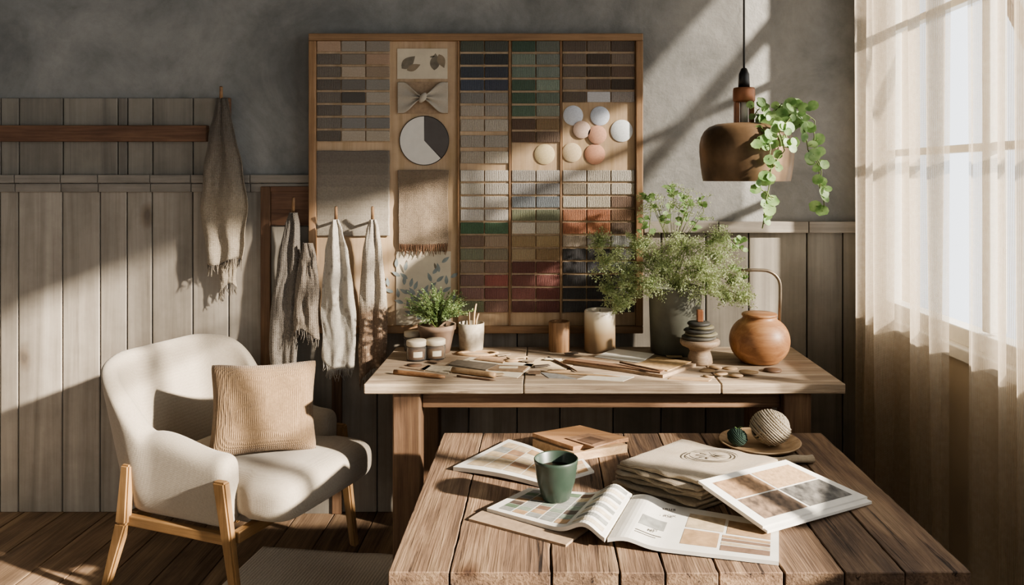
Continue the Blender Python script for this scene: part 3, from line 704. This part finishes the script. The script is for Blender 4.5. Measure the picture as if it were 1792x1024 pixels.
# ---------- vase + bouquet
vx,vy=.548,3.385
b=B(); b.lathe([(0,0),(.098,0),(.104,.006),(.112,.27),(.112,.278),(.106,.278),(.098,.02),(0,.02)],48,c=(vx,vy,ZD))
vs_=b.obj('vase',plain('grey_green_metal','74756a',.5,.25,var=.25,nscale=7,bump=.2),label='tall dark grey green metal vase on the desk',cat='vase')
bq=empty('bouquet',(vx,vy,ZD+.26),'bouquet of feathery pale green foliage in tall vase','plant')
GF=leafm('feathery_green','96a674','c8d2a8',.45); GF2=leafm('vine_leaf','749658','a2bc82',.45)
bs=B();bf=B();bl=B()
mouth=Vector((vx,vy,ZD+.27))
blobs=[(1060,450,34),(1095,478,40),(1140,455,44),(1190,430,40),(1180,480,42),(1238,448,44),(1268,485,38),(1225,490,38),(1130,492,36),(1045,416,22),(1080,522,24),(1285,512,22),(1210,465,45),(1160,465,40),(1248,415,24),(1064,500,30),(1110,425,26),(1268,516,24),(1100,505,28)]
for px,py,rr in blobs:
    yy=U(3.20,3.36); c=P(px,py,3.38); c.y=yy; R=rr/414.
    m=(mouth+c)/2+Vector((0,0,.05)); bs.tube([mouth-Vector((0,0,.2)),mouth,m,c],[.002,.002,.0016,.001],4)
    for i in range(int(44*R/.08)):
        d=Vector((U(-1,1),U(-1,1),U(-.8,1))).normalized(); e=c+Vector((d.x*R,d.y*R*.8,d.z*R))*U(.3,1.25)
        if e.y>3.48:e.y=3.48
        if i%2==0: bs.tube([c,(c+e)/2+Vector((0,0,.006)),e],[.0007,.0006,.0004],3)
        for j in range(28):
            dd=Vector((U(-1,1),U(-1,1),U(-1,1))).normalized()
            bf.qleaf(e+dd*U(0,.015)-d*U(0,.03),dd,Vector((U(-1,1),U(-1,1),U(-1,1))),U(.005,.011),U(.004,.007))
arch=[[(1165,500),(1135,420),(1140,350),(1130,340)],[(1175,500),(1160,400),(1180,345),(1172,328)],[(1185,500),(1205,410),(1232,370),(1225,345)],[(1200,500),(1260,455),(1290,425),(1300,418)],[(1205,500),(1270,470),(1300,475),(1296,490)],[(1150,500),(1125,440),(1122,400),(1128,385)],[(1180,500),(1190,400),(1205,360),(1195,345)],
 [(1195,500),(1240,430),(1275,415),(1300,440)]]
for pts in arch:
    q=[P(x,y,3.36) for x,y in pts]; q[0]=mouth.copy(); fine=[lerp(q[i],q[i+1],k/6) for i in range(3) for k in range(6)]+[q[-1]]
    bs.tube(fine,.0016,5)
    for i,p in enumerate(fine):
        if i<7: continue
        for s_ in (-1,1):
            if U(0,1)<.45: continue
            d=Vector((s_*U(.4,1),U(-.8,.3),U(-.1,.7))); bl.leaf(p,d,Vector((U(-.5,.5),-1,U(0,1))),U(.02,.038),U(.017,.028))
for i in range(90):
    px=U(1118,1242); p=P(px,U(322,370)+abs(px-1180)*.3,3.36)
    for j in range(12): bf.qleaf(p+Vector((U(-.016,.016),U(-.014,.014),U(-.008,.008))),Vector((U(-1,1),U(-1,1),U(0,1))),Vector((0,-1,.3)),U(.004,.009),.005)
    if i%3==0: bs.tube([P(lerp(1178,px,.4),410,3.36),p],.0009,3)
bs.obj('stem',ST,bq); bf.obj('foliage',GF,bq,recalc=False); bl.obj('leaves',GF2,bq,recalc=False)
# ---------- small potted plant
pp=empty('potted_plant',(-.461,3.385,ZD),'small leafy green plant in brown clay pot','potted plant')
b=B(); b.lathe([(0,0),(.055,0),(.075,.095),(.08,.097),(.081,.118),(.073,.118),(.068,.1),(0,.098)],40,c=(-.461,3.385,ZD)); b.obj('pot',plain('brown_clay','86705e',.85,var=.2,nscale=14,bump=.15),pp)
bl=B();bs=B(); c0=Vector((-.461,3.385,ZD+.1))
for i in range(150):
    th=U(0,6.28); rr=U(.02,.155)**1; e=c0+Vector((rr*math.cos(th),rr*math.sin(th)*.62,U(.04,.19)*(1-.3*(rr/.155)**2)))
    e.y=min(e.y,3.49); m=(c0+e)/2+Vector((0,0,.03)); bs.tube([c0,m,e],[.0012,.0009,.0007],4)
    for j in range(24):
        t=U(.4,1.04); p=lerp(lerp(c0,m,t),lerp(m,e,t),t); bl.leaf(p,Vector((math.cos(th)+U(-1,1),math.sin(th)+U(-1,1),U(-.3,1))),Vector((U(-.5,.5),U(-.5,.5),1)),U(.007,.014),U(.005,.008))
bs.obj('stem',ST,pp); bl.obj('leaves',leafm('herb_leaf','7b9464','aabd8c',.45),pp,recalc=False)
# jars
GLS=NT('clear_glass'); GLS.b.inputs['Transmission Weight'].default_value=.95; GLS.b.inputs['Roughness'].default_value=.02; GLS.b.inputs['Base Color'].default_value=hx('f6f4ee'); GLS.b.inputs['IOR'].default_value=1.12
for (px,py,lab,cc) in ((729,630,'small labelled glass jar with pale lid and brown contents','8f6844'),(762,628,'small labelled glass jar with pale lid and amber contents','a07a52')):
    q=D(px,py); rj=.041; r=empty('glass_jar',q,lab,'jar','small glass jars on the desk')
    b=B(); b.lathe([(0,0),(rj-.004,0),(rj,.005),(rj,.052),(rj-.004,.06),(rj-.007,.06),(rj-.004,.051),(rj-.004,.006),(0,.004)],36,c=q); b.obj('glass_body',GLS.m,r)
    b=B(); b.lathe([(0,.007),(rj-.006,.007),(rj-.006,.044),(0,.046)],30,c=q); b.obj('contents',plain('jar_fill_'+cc,cc,.8,var=.2),r)
    b=B(); b.grid(lambda u,v:(q.x+(rj+.0006)*math.sin((u-.5)*.9+.3),q.y-(rj+.0006)*math.cos((u-.5)*.9+.3),q.z+.018+.022*v),12,2); b.obj('label_sticker',CREAM,r)
    b=B(); b.lathe([(0,.058),(rj-.003,.058),(rj,.061),(rj,.078),(rj-.003,.081),(0,.081)],36,c=q); b.obj('lid',plain('pale_jar_lid','bfb39e',.6,var=.05),r)
q=D(722,613); r=empty('glass_jar',q,'small glass jar standing behind two others','jar','small glass jars on the desk')
b=B(); b.lathe([(0,0),(.033,0),(.036,.004),(.036,.055),(.032,.06),(0,.06)],30,c=q); b.obj('glass_body',GLS.m,r)
b=B(); b.lathe([(0,.06),(.035,.06),(.036,.063),(.036,.08),(0,.082)],30,c=q); b.obj('lid',MC['pale_jar_lid'],r)
# brush cup
q=Vector((-.318,3.42,ZD)); r=empty('pencil_cup',q,'speckled cream stoneware cup holding wooden sticks','cup')
b=B(); b.lathe([(0,0),(.044,0),(.05,.006),(.055,.075),(.055,.118),(.051,.118),(.048,.02),(0,.015)],40,c=q); b.obj('cup_body',plain('speckled_stoneware','a59b8a',.8,var=.16,nscale=60,bump=.1),r)
for a,c,L in ((-.02,.01,.165),(.012,-.01,.2),(.02,.015,.155)):
    b=B(); b.tube([q+Vector((a*.5,c*.5,.02)),q+Vector((a*.8+.004,c,L*.8)),q+Vector((a+.01,c,L))],[.0035,.005,.003],8); b.obj('stick',PALEZ,r)
# wood cylinder & candle
b=B(); b.lathe([(0,0),(.043,0),(.045,.003),(.045,.122),(.042,.126),(.034,.126),(.032,.118),(0,.116)],36,c=(.058,3.41,ZD)); b.obj('wooden_canister',wood('canister_wood','73563e','8c6c4e','a08060',2,2.,.65,.15),label='small brown wooden cylinder container',cat='container')
q=Vector((.23,3.40,ZD)); r=empty('candle',q,'thick cream pillar candle with brown base','candle')
a=NT('candle_wax'); gz=a.n('ShaderNodeSeparateXYZ',{0:a.n('ShaderNodeTexCoord').outputs['Generated']}).outputs[2]
a.l(a.ramp(gz,[(0,hx('705a44')),(.45,hx('9a8468')),(.75,hx('c6b89e')),(1,hx('e0d8c8'))]),a.b.inputs['Base Color']); a.b.inputs['Roughness'].default_value=.4; a.b.inputs['Subsurface Weight'].default_value=.1; a.b.inputs['Subsurface Radius'].default_value=(.03,.02,.01)
b=B(); b.lathe([(0,0),(.063,0),(.066,.004),(.066,.17),(.063,.176),(.056,.177),(.052,.168),(0,.165)],44,c=q); b.obj('wax_body',a.m,r)
b=B(); b.tube([q+Vector((0,0,.164)),q+Vector((.001,0,.18))],.0012,6); b.obj('wick',BLACK,r)
# pedestal + stones
q=Vector((.612,3.175,ZD)); 
b=B(); b.lathe([(0,0),(.046,0),(.05,.006),(.047,.03),(.04,.05),(.046,.062),(.072,.074),(.078,.082),(.078,.094),(.074,.098),(0,.098)],44,c=q); ps=b.obj('pedestal_dish',wood('turned_wood','9a8570','b39c84','c8b49c',0,2.,.6,.2),label='small turned wooden pedestal dish on the desk',cat='dish')
zz=.0985
for rr,h,c,dx in ((.068,.014,'55524a',-.004),(.064,.013,'77725e',.005),(.061,.012,'474540',-.003),(.050,.014,'6a6450',.006),(.046,.013,'3e3c38',-.004)):
    b=B(); b.lathe([(0,0),(rr*.9,0),(rr,h*.35),(rr,h*.65),(rr*.9,h),(0,h)],36,c=q+Vector((dx,0,zz))); b.obj('stone_disc',plain('disc_'+c,c,.6,var=.25,nscale=20),label='dark round stone disc stacked on pedestal dish',cat='disc',group='stacked discs on pedestal'); zz+=h+.0003
b=B(); b.box(q+Vector((0,0,zz+.024)),(.024,.024,.047),.003); b.obj('wooden_block',COP,label='small brown block on top of stacked discs',cat='block')
# round wooden pot with handle
q=Vector((.855,3.20,ZD)); RW=.119; r=empty('wooden_pot',q,'round turned wooden pot with arched metal handle','pot')
TW=wood('turned_cherry','8c6244','a67a56','bb9069',0,1.6,.45,.06,.1,streak=.3)
pr=[(0,0),(.06,0),(.075,.004)]
for k in range(1,16):
    t=-1.05+k*(1.05+1.15)/16; pr.append((RW*math.cos(t)**.8 if math.cos(t)>0 else 0,.088+.098*math.sin(t)))
pr+=[(.066,.178),(.066,.186)]
b=B(); b.lathe(pr+[(.06,.186),(.06,.15),(0,.15)],56,c=q); b.obj('pot_body',TW,r)
b=B(); b.lathe([(0,.178),(.058,.178),(.07,.187),(.07,.192),(.066,.196),(0,.197)],44,c=q); b.obj('lid',TW,r)
hd=[q+Vector((.086,.02,.16)),q+Vector((.089,.02,.25))]
for k in range(9):
    t=math.pi/2*k/8; hd.append(q+Vector((.089-.07+.07*math.cos(t),.02,.30+.065*math.sin(t))))
hd+=[q+Vector((-.02,.02,.366)),q+Vector((-.068,.02,.364))]
b=B(); b.tube(hd,.0065,12); b.obj('handle',plain('grey_bronze','8a7d6c',.4,.6),r)
# ---------- flat craft things on desk
def stick(name,p0,p1,r0,mat,label,cat,z=ZD,group=None,taper=1.):
    a=D(*p0,z); c=D(*p1,z); zc=Vector((0,0,r0))
    b=B(); n=8; pts=[lerp(a,c,k/n)+zc for k in range(n+1)]
    rad=[r0]*(n+1); rad[-1]=r0*taper; rad[-2]=r0*(.5+.5*taper) if taper<1 else r0
    b.tube(pts,rad,12)
    return b.obj(name,mat,label=label,cat=cat,group=group)
stick('wooden_stick',(690,655),(778,664),.009,wood('stick_w','8a6446','a8805c','c09874',0,2.,.5,.1),'brown rounded wooden tool lying on the desk','tool',taper=.6)
stick('wooden_dowel',(792,652),(866,662),.011,PALE,'short thick pale wooden dowel on the desk','dowel')
stick('pencil',(800,660),(868,668),.004,WALN,'thin dark pencil on the desk','pencil',taper=.2)
stick('brush',(945,652),(1085,661),.004,PALE,'long thin wooden brush handle','brush',taper=.3)
stick('brush',(960,628),(1010,652),.005,WALN,'dark wooden brush lying on the desk','brush',taper=.3)
stick('pencil',(1085,636),(1160,652),.004,WALN,'dark pencil lying beside the sketchbook','pencil',z=ZD+.022,taper=.2)
def plate(name,cs,z,th,mat,label,cat,mats=None,fn=None,group=None,n=14,prints=(),parent=None):
    fn=fn or (lambda u,v:0.)
    def base(u,v): return lerp(lerp(cs[0],cs[1],u),lerp(cs[3],cs[2],u),v)
    b=B(); N=n
    def top(u,v,l=0.): q=base(u,v).copy(); q.z+=th+fn(u,v)+l; return q
    vs=[top(i/N,j/N) for j in range(N+1) for i in range(N+1)]
    o=len(vs); vs+=[base(i/N,j/N)+Vector((0,0,max(0,fn(i/N,j/N)*.98))) for j in range(N+1) for i in range(N+1)]
    fs=[];w=N+1
    for j in range(N):
        for i in range(N):
            k=j*w+i; fs.append((k,k+1,k+w+1,k+w)); fs.append((o+k,o+k+w,o+k+w+1,o+k+1))
    for i in range(N):
        fs+= [(i,o+i,o+i+1,i+1),(N*w+i,N*w+i+1,o+N*w+i+1,o+N*w+i),(i*w,(i+1)*w,o+(i+1)*w,o+i*w),(i*w+N,o+i*w+N,o+(i+1)*w+N,(i+1)*w+N)]
    b.add(vs,fs,0,smooth=False)
    for (u0,v0,u1,v1,mi) in prints:
        m=max(2,int((u1-u0)*N)+1); kx=3
        b.grid(lambda s_,t_:top(lerp(u0,u1,s_),lerp(v0,v1,t_),.0006),m+1,kx,mat=mi,smooth=False)
    ob=b.obj(name,mats or [mat],parent,label,cat,group,recalc=False)
    return ob
def quad(pts,z): return [T(px,py,zz_) for (px,py),zz_ in zip(pts,z if hasattr(z,'__len__') else [z]*4)]
C1=lambda n,c,v=.18,s=45:plain(n,c,.7,var=v,nscale=s)
plate('sketchbook',quad([(985,636),(1160,662),(1218,642),(1060,622)],ZD),ZD,.012,KRAFT,'kraft covered sketchbook lying on the desk','book')
plate('paper_sheet',quad([(1040,625),(1120,636),(1145,620),(1075,611)],ZD+.0125),0,.002,PAPER,'white paper sheet on top of sketchbook','paper')
plate('wooden_ruler',quad([(988,632),(1155,654),(1163,650),(1000,629)],ZD+.0125),0,.006,WALN,'dark flat wooden ruler on the sketchbook','ruler')
plate('kraft_card',quad([(1105,640),(1168,650),(1210,634),(1150,626)],ZD+.0125),0,.003,C1('tan_card','b89a72'),'tan folded card on top of sketchbook','card')
plate('leather_scrap',quad([(785,640),(850,650),(872,640),(800,632)],ZD+.002),0,.006,C1('grey_leather','6f665a'),'dark grey leather sample on the desk','sample')
plate('leather_scrap',quad([(850,648),(915,652),(925,643),(862,640)],ZD+.002),0,.005,C1('brown_leather','85705a'),'brown leather sample on the desk','sample')
plate('leather_scrap',quad([(830,630),(880,636),(890,628),(845,624)],ZD+.002),0,.004,C1('tan_leather','a08468'),'small tan leather sample on the desk','sample')
plate('fabric_scrap',quad([(735,648),(785,655),(790,643),(750,640)],ZD),0,.003,C1('cream_scrap','c4b8a2'),'small cream cloth scrap on the desk','sample')
plate('palette_knife',quad([(960,662),(1010,664),(975,655),(945,652)],ZD),0,.002,C1('steel','8c8a86'),'flat metal palette knife blade on the desk','tool')
plate('paper_sheet',quad([(775,646),(905,662),(935,638),(822,626)],ZD),0,.0015,C1('cream_sheet','cfc4ae',.06),'cream paper sheet beneath leather samples','paper')
plate('paper_sheet',quad([(915,640),(985,650),(1012,634),(945,626)],ZD),0,.0015,C1('tan_sheet','bba98c',.06),'tan paper sheet lying flat on the desk','paper')
plate('paper_sheet',quad([(1010,664),(1090,668),(1110,660),(1040,654)],ZD),0,.0015,C1('pale_sheet','d4ccbb',.06),'small pale paper lying flat on the desk','paper')
plate('kraft_card',quad([(700,644),(742,650),(755,641),(716,636)],ZD),0,.003,KRAFT,'small kraft card lying near the jars','card')
plate('wooden_ruler',quad([(1170,664),(1240,668),(1246,664),(1178,660)],ZD),0,.003,PALE,'short pale wooden ruler on the desk','ruler')
rs=random.Random(21); scm=[C1('chip_a','6d5a48'),C1('chip_b','a89274'),C1('chip_c','c8bca4'),C1('chip_d','8a7a66'),C1('chip_e','5a5148')]
for i,(px,py) in enumerate(((812,636),(868,658),(890,646),(925,634),(948,643),(760,636),(905,628),(968,632),(880,624),(1000,622),(935,656),(1180,628),(1165,618))):
    q=D(px,py); lw,ld=rs.uniform(.02,.04),rs.uniform(.012,.022); an=rs.uniform(-.6,.6)
    R_=Matrix.Rotation(an,3,'Z'); cs=[Vector((q.x,q.y,ZD+.0035+.0004*i))+R_@Vector((sx*lw,sy*ld,0)) for sx,sy in ((-1,-1),(1,-1),(1,1),(-1,1))]
    plate('sample_chip',cs,0,.003,scm[i%5],'small flat material sample lying on the desk','sample',group='loose material samples on the desk',n=3)
def ov(px,py,rx,ry,h,mat,label,name='wooden_disc',cat='disc',z=ZD,group=None,hole=0,rot=0):
    q=D(px,py,z); b=B()
    if hole: b.lathe([(hole,0),(1,0),(1,h),(hole,h),(hole,0)],36)
    else: b.lathe([(0,0),(.97,0),(1,h*.3),(1,h*.7),(.97,h),(0,h)],36)
    for v in b.v: v.x*=rx; v.y*=ry
    return b.obj(name,mat,label=label,cat=cat,group=group,M=Matrix.Translation(q)@Matrix.Rotation(rot,4,'Z'))
for i,(px,py,rx,ry) in enumerate(((1238,650,.035,.022),(1252,644,.03,.02),(1262,655,.03,.018),(1278,646,.032,.022),(1288,658,.03,.02),(1310,652,.042,.024),(1240,660,.025,.012))):
    ov(px,py,rx*.85,ry,.005,PALE,'pale oval wooden disc sample on the desk',group='wooden disc samples',z=ZD+.0052*(i%3),rot=U(-.4,.4))
ov(1352,650,.034,.03,.008,WALN,'dark round wooden disc on the desk')
ov(835,620,.09,.045,.008,PALE,'pale wooden embroidery ring on the desk','wooden_ring','ring',hole=.75)
ov(895,632,.03,.022,.006,PALE,'small pale wooden disc on the desk',z=ZD+.002)
ov(725,640,.03,.02,.005,WALN,'dark oval wooden disc on the desk',z=ZD+.0035)
ov(978,650,.045,.014,.004,PALE,'pale wooden spoon head lying flat','wooden_spoon','spoon')
# ---------- coffee table things
PM=[PAPER,C1('p_tan','a88a68'),C1('p_brown','7a6250'),C1('p_sage','848e7e'),C1('p_grey','8c8c86'),C1('p_dark','564a42'),C1('p_sand','baa688'),C1('p_green','62735c'),C1('p_cream','c8bba2'),C1('p_rust','94765c'),INKD]
def gridprints(u0,v0,u1,v1,nu,nv,seed,pal=(1,2,3,4,5,6,7,8,9),g=.012):
    rd=random.Random(seed); out=[]
    for j in range(nv):
        for i in range(nu):
            out.append((lerp(u0,u1,i/nu)+g/2,lerp(v0,v1,j/nv)+g/2,lerp(u0,u1,(i+1)/nu)-g/2,lerp(v0,v1,(j+1)/nv)-g/2,rd.choice(pal)))
    return out
mg=empty('magazine',T(920,818,ZT),'open magazine with tan colour samples on the table','magazine')
plate('page',quad([(793,824),(955,856),(985,815),(890,775)],ZT),0,.012,PAPER,None,None,mats=PM,parent=mg,prints=gridprints(.08,.1,.92,.92,4,5,3,(1,6,8,9,6,1,4)),fn=lambda u,v:.008*math.sin(u*3.1))
plate('page',quad([(958,852),(1040,828),(1020,806),(988,814)],ZT),0,.006,PAPER,None,None,mats=PM,parent=mg,prints=gridprints(.1,.1,.9,.9,3,3,4,(1,6,8)))
wb=empty('wooden_box',T(1010,790,ZT),'flat wooden box with square leather emblem','box')
plate('box_base',quad([(932,782),(1005,808),(1098,792),(1015,768)],ZT),0,.026,PALE,None,None,parent=wb)
plate('box_lid',quad([(932,782-17),(1003,806-17),(1100,790-17),(1015,768-17)],ZT+.027),0,.013,wood('box_wood','8a6848','a07a58','b38e6c',0,1.4,.6,.2),None,None,parent=wb)
plate('emblem',quad([(990,768),(1040,784),(1080,772),(1030,760)],ZT+.0405),0,.003,C1('leather_tag','8a6c54'),None,None,parent=wb)
plate('emblem_ring',quad([(1010,770),(1037,778),(1060,771),(1033,764)],ZT+.0437),0,.0008,C1('leather_mark','5c4636'),None,None,parent=wb)
plate('booklet',quad([(820,912),(990,958),(1085,890),(900,868)],ZT),0,.006,KRAFT,'kraft paper booklet beneath the open magazine','booklet',fn=lambda u,v:.002*math.sin(v*7))
ZM=ZT+.0066
mg=empty('magazine',T(1067,948,ZM),'open magazine showing printed colour samples and text','magazine')
def fL(u,v): return .030*math.exp(-((u-.84)/.13)**2)+.004*u
def fR(u,v): return .016*math.exp(-((u-.10)/.12)**2)
lp=plate('page',quad([(852,896),(1058,957),(1106,878),(925,860)],ZM),0,.010,PAPER,None,None,mats=PM,parent=mg,fn=fL,n=40,prints=gridprints(.07,.08,.68,.93,5,7,11,(4,5,3,7,2,6,3,4,1))+[(.72,.06+i*.12,.97,.13+i*.12,4 if i%2 else 8) for i in range(8)])
rp=plate('page',quad([(1063,955),(1363,990),(1363,922),(1108,878)],[ZM,ZT+.001,ZT+.001,ZM]),0,.009,PAPER,None,None,mats=PM,parent=mg,fn=fR,n=40,
 prints=[(.42,.52,.66,.86,6),(.68,.50,.95,.84,1),(.42,.14,.64,.48,1),(.66,.10,.95,.22,2),(.66,.235,.95,.30,6),(.66,.315,.95,.38,2),(.66,.395,.95,.46,1),(.14,.34,.30,.55,4),(.14,.20,.30,.215,10),(.14,.16,.27,.172,10)])
def text(s,size,px,py,z,ang,mat,parent,name='lettering'):
    cu=bpy.data.curves.new(name,'FONT'); cu.body=s; cu.size=size; cu.extrude=.0003; cu.align_x='CENTER'
    to=bpy.data.objects.new('tmp',cu); COL.objects.link(to); dg=bpy.context.evaluated_depsgraph_get(); dg.update()
    me=bpy.data.meshes.new_from_object(to.evaluated_get(dg)); bpy.data.objects.remove(to)
    me.materials.clear(); me.materials.append(mat); o=bpy.data.objects.new(name,me)
    o.matrix_basis=Matrix.Translation(T(px,py,z))@Matrix.Rotation(ang,4,'Z'); COL.objects.link(o); par(o,parent); return o
text('Toneus',.022,1160,892,ZM+.0125,-.22,INKD,rp); text('SONE  FOX',.015,1156,903,ZM+.012,-.22,INKD,rp); text('TONEI',.016,1133,929,ZM+.0155,-.22,INKD,rp)
# cup
q=T(973,874,ZM+.011); q.z=ZM+.0125
GC=plain('green_glaze','323f35',.4,var=.12,nscale=18,coat=.15)
b=B(); b.lathe([(0,0),(.032,0),(.037,.004),(.051,.05),(.0585,.1),(.0595,.108),(.0575,.11),(.0555,.107),(.048,.05),(.035,.012),(0,.01)],56,c=q)
cp=b.obj('cup',GC,label='dark green ceramic cup standing on the open magazine',cat='cup')
b=B(); b.lathe([(0,.080),(.0515,.080)],40,c=q); b.obj('coffee',plain('coffee','2a1a10',.3,var=.05),cp)
# folded cloths
LC=fabric('natural_linen','a09078','b0a18a',1800,.3,var=10,wv=.2,spk=.2)
base_t=[(1086,806),(1238,844),(1372,802),(1195,766)]
n=6; top=None
for i in range(n):
    z=ZT+i*.0135; cs=quad(base_t,ZT+.081); off=Vector((-.006*(n-1-i)+U(-.006,.006),U(-.004,.010),0))
    cs=[Vector((c.x+off.x+U(-.010,.010),c.y+off.y+U(-.010,.010),z)) for c in cs]
    ph=U(0,6)
    b=B(); N=44
    def bs_(u,v): return lerp(lerp(cs[0],cs[1],u),lerp(cs[3],cs[2],u),v)
    def cuv(t): return .5-.5*math.cos(math.pi*t)
    def f2(u,v,sgn):
        u=cuv(u);v=cuv(v)
        e=min(u,1-u,v,1-v); k=min(1,e/.028); k=math.sqrt(max(0,1-(1-k)**2))
        q=bs_(u,v).copy()
        q.z=z+.0064+sgn*.0058*k+(.004*noise.noise(Vector((u*4,v*4,ph))) if i==n-1 and sgn>0 else 0)+.0028*noise.noise(Vector((u*7,v*7,i*5.)))*(1-k)
        wv=.016*noise.noise(Vector((u*5,v*5,i*3.1)))*(1-k*.6); q.x+=wv; q.y+=wv; return q
    b.grid(lambda u,v:f2(u,v,1),N,N); b.grid(lambda u,v:f2(u,v,-1),N,N)
    top=b.obj('folded_cloth',LC,label='folded natural linen cloth in a stack',cat='cloth',group='folded linen cloths in a stack')
q=T(1245,798,ZT+.083); b=B(); q.z+=.001
for rr in (.062,.052): b.tube([(q.x+rr*1.2*math.cos(t*.2094),q.y+rr*.8*math.sin(t*.2094),q.z) for t in range(30)],.0011,4,closed=True)
for k in range(9): 
    a=k*.7; b.tube([(q.x+.01*math.cos(a),q.y+.006*math.sin(a),q.z),(q.x+.045*math.cos(a+.2),q.y+.026*math.sin(a+.2),q.z)],.0011,4)
b.obj('emblem',INK,top)
b=B(); a=T(1325,800,ZT+.02); c=T(1418,793,ZT+.02); b.grid(lambda u,v:(lerp(a.x,c.x,v),lerp(a.y,c.y,v)-.03+.022*math.cos(u*6.283)+.012*u,ZT+.012+.011*math.sin(u*6.283)+.002*math.sin(v*12)+.001),30,20,cu=True)
b.obj('folded_cloth',LC,label='rolled linen cloth lying behind the magazines',cat='cloth')
mgs=[(1222,846),(1335,926),(1518,874),(1375,809)]
PICS=[C1('pic_rust','98795a',.3,70),C1('pic_bark','75614f',.45,50),C1('pic_sand','ab8e6c',.2,90),C1('pic_stone','68645e',.5,40)]
def magr(off,dz,prints,label):
    z=[ZT+.088+dz,ZT+.016+dz,ZT+.002+dz,ZT+.076+dz]
    cs=quad([(a+off[0],c+off[1]) for a,c in mgs],z)
    return plate('magazine',cs,0,.007,PAPER,label,'magazine',mats=PM+PICS,prints=prints)
magr((8,8),0,(), 'closed magazine beneath another magazine')
m2=magr((0,0),.009,[(.10,.08,.47,.48,11),(.49,.08,.90,.48,12),(.10,.50,.47,.93,13),(.49,.50,.90,.93,14)],'magazine with four texture photographs leaning on linen stack')
# dish & yarn
q=Vector((.695,2.60,ZT))
b=B(); b.lathe([(0,0),(.08,0),(.1,.006),(.128,.022),(.131,.026),(.127,.027),(.1,.013),(.08,.008),(0,.007)],56,c=q); b.obj('dish',PALE,label='shallow pale wooden dish on the table',cat='dish')
def yarn(c,R,rt,nw,mat,dark,label,seed,sq=.84,nk=4):
    rd=random.Random(seed); b=B(); c=Vector(c)
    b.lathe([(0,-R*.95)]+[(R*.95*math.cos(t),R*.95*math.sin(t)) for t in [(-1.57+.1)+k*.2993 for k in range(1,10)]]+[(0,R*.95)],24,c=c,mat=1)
    for g in range(nw):
        ax=Vector((rd.uniform(-1,1),rd.uniform(-.5,.2),rd.uniform(-1,1))).normalized(); a=ax.orthogonal().normalized(); e=ax.cross(a)
        for k in range(-nk,nk+1):
            h=k*rt*2.15+rd.uniform(-.15,.15)*rt; rr=math.sqrt(max(0,(R+rt*.55*g)**2-h*h)); ph=rd.uniform(0,6)
            b.tube([c+ax*(h+rt*.3*math.sin(t*.2618*2+ph))+(a*math.cos(t*.2618)+e*math.sin(t*.2618))*rr for t in range(24)],rt,6,closed=True)
    for v in b.v: v.z=c.z+(v.z-c.z)*sq
    return b.obj('yarn_ball',[mat,dark],label=label,cat='yarn')
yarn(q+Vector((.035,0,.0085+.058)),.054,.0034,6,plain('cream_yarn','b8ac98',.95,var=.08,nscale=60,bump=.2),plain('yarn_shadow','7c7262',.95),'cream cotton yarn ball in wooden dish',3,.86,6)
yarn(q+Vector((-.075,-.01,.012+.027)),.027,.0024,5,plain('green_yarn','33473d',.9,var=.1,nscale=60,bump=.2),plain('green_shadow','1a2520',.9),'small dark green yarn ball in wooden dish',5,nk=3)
b=B(); g=q+Vector((-.075,-.01,.068)); b.leaf(g-Vector((0,0,.006)),Vector((1,.2,.5)),Vector((0,0,1)),.022,.012); b.leaf(g-Vector((0,0,.006)),Vector((-.6,-.3,.8)),Vector((0,0,1)),.018,.01); b.obj('leaf_sprig',GL,label='tiny green leaf on the green yarn ball',cat='leaf')
# ---------- lights
sd=bpy.data.lights.new('sun','SUN'); sd.energy=20; sd.angle=math.radians(1.8); sd.color=(1,.905,.785)
so=bpy.data.objects.new('sun',sd); so.rotation_euler=Vector((-1,.5,-.45)).to_track_quat('-Z','Y').to_euler(); so.location=(6,-1,4); COL.objects.link(so)
w=bpy.data.worlds.new('world'); sc.world=w; w.use_nodes=True; nt=w.node_tree
bg=nt.nodes['Background']; tc=nt.nodes.new('ShaderNodeTexCoord'); sp=nt.nodes.new('ShaderNodeSeparateXYZ'); nt.links.new(tc.outputs['Generated'],sp.inputs[0])
rp_=nt.nodes.new('ShaderNodeValToRGB'); nt.links.new(sp.outputs[0],rp_.inputs[0])
e=rp_.color_ramp.elements; e[0].position=.0; e[0].color=(.034,.034,.0355,1); e[1].position=.8; e[1].color=(.92,.96,1,1)
nt.links.new(rp_.outputs[0],bg.inputs[0]); bg.inputs[1].default_value=3.9
# camera
cd=bpy.data.cameras.new('camera'); cd.sensor_width=36; cd.lens=36*F/1792; cd.shift_x=-(CX-896)/1792; cd.shift_y=-(512-CY)/1792; cd.clip_start=.05
co=bpy.data.objects.new('camera',cd); co.location=(0,0,H); co.rotation_euler=(math.radians(90),0,0); COL.objects.link(co); sc.camera=co
sc.view_settings.view_transform='AgX'
try: sc.view_settings.look='AgX - Medium High Contrast'
except Exception as ex: print(ex)
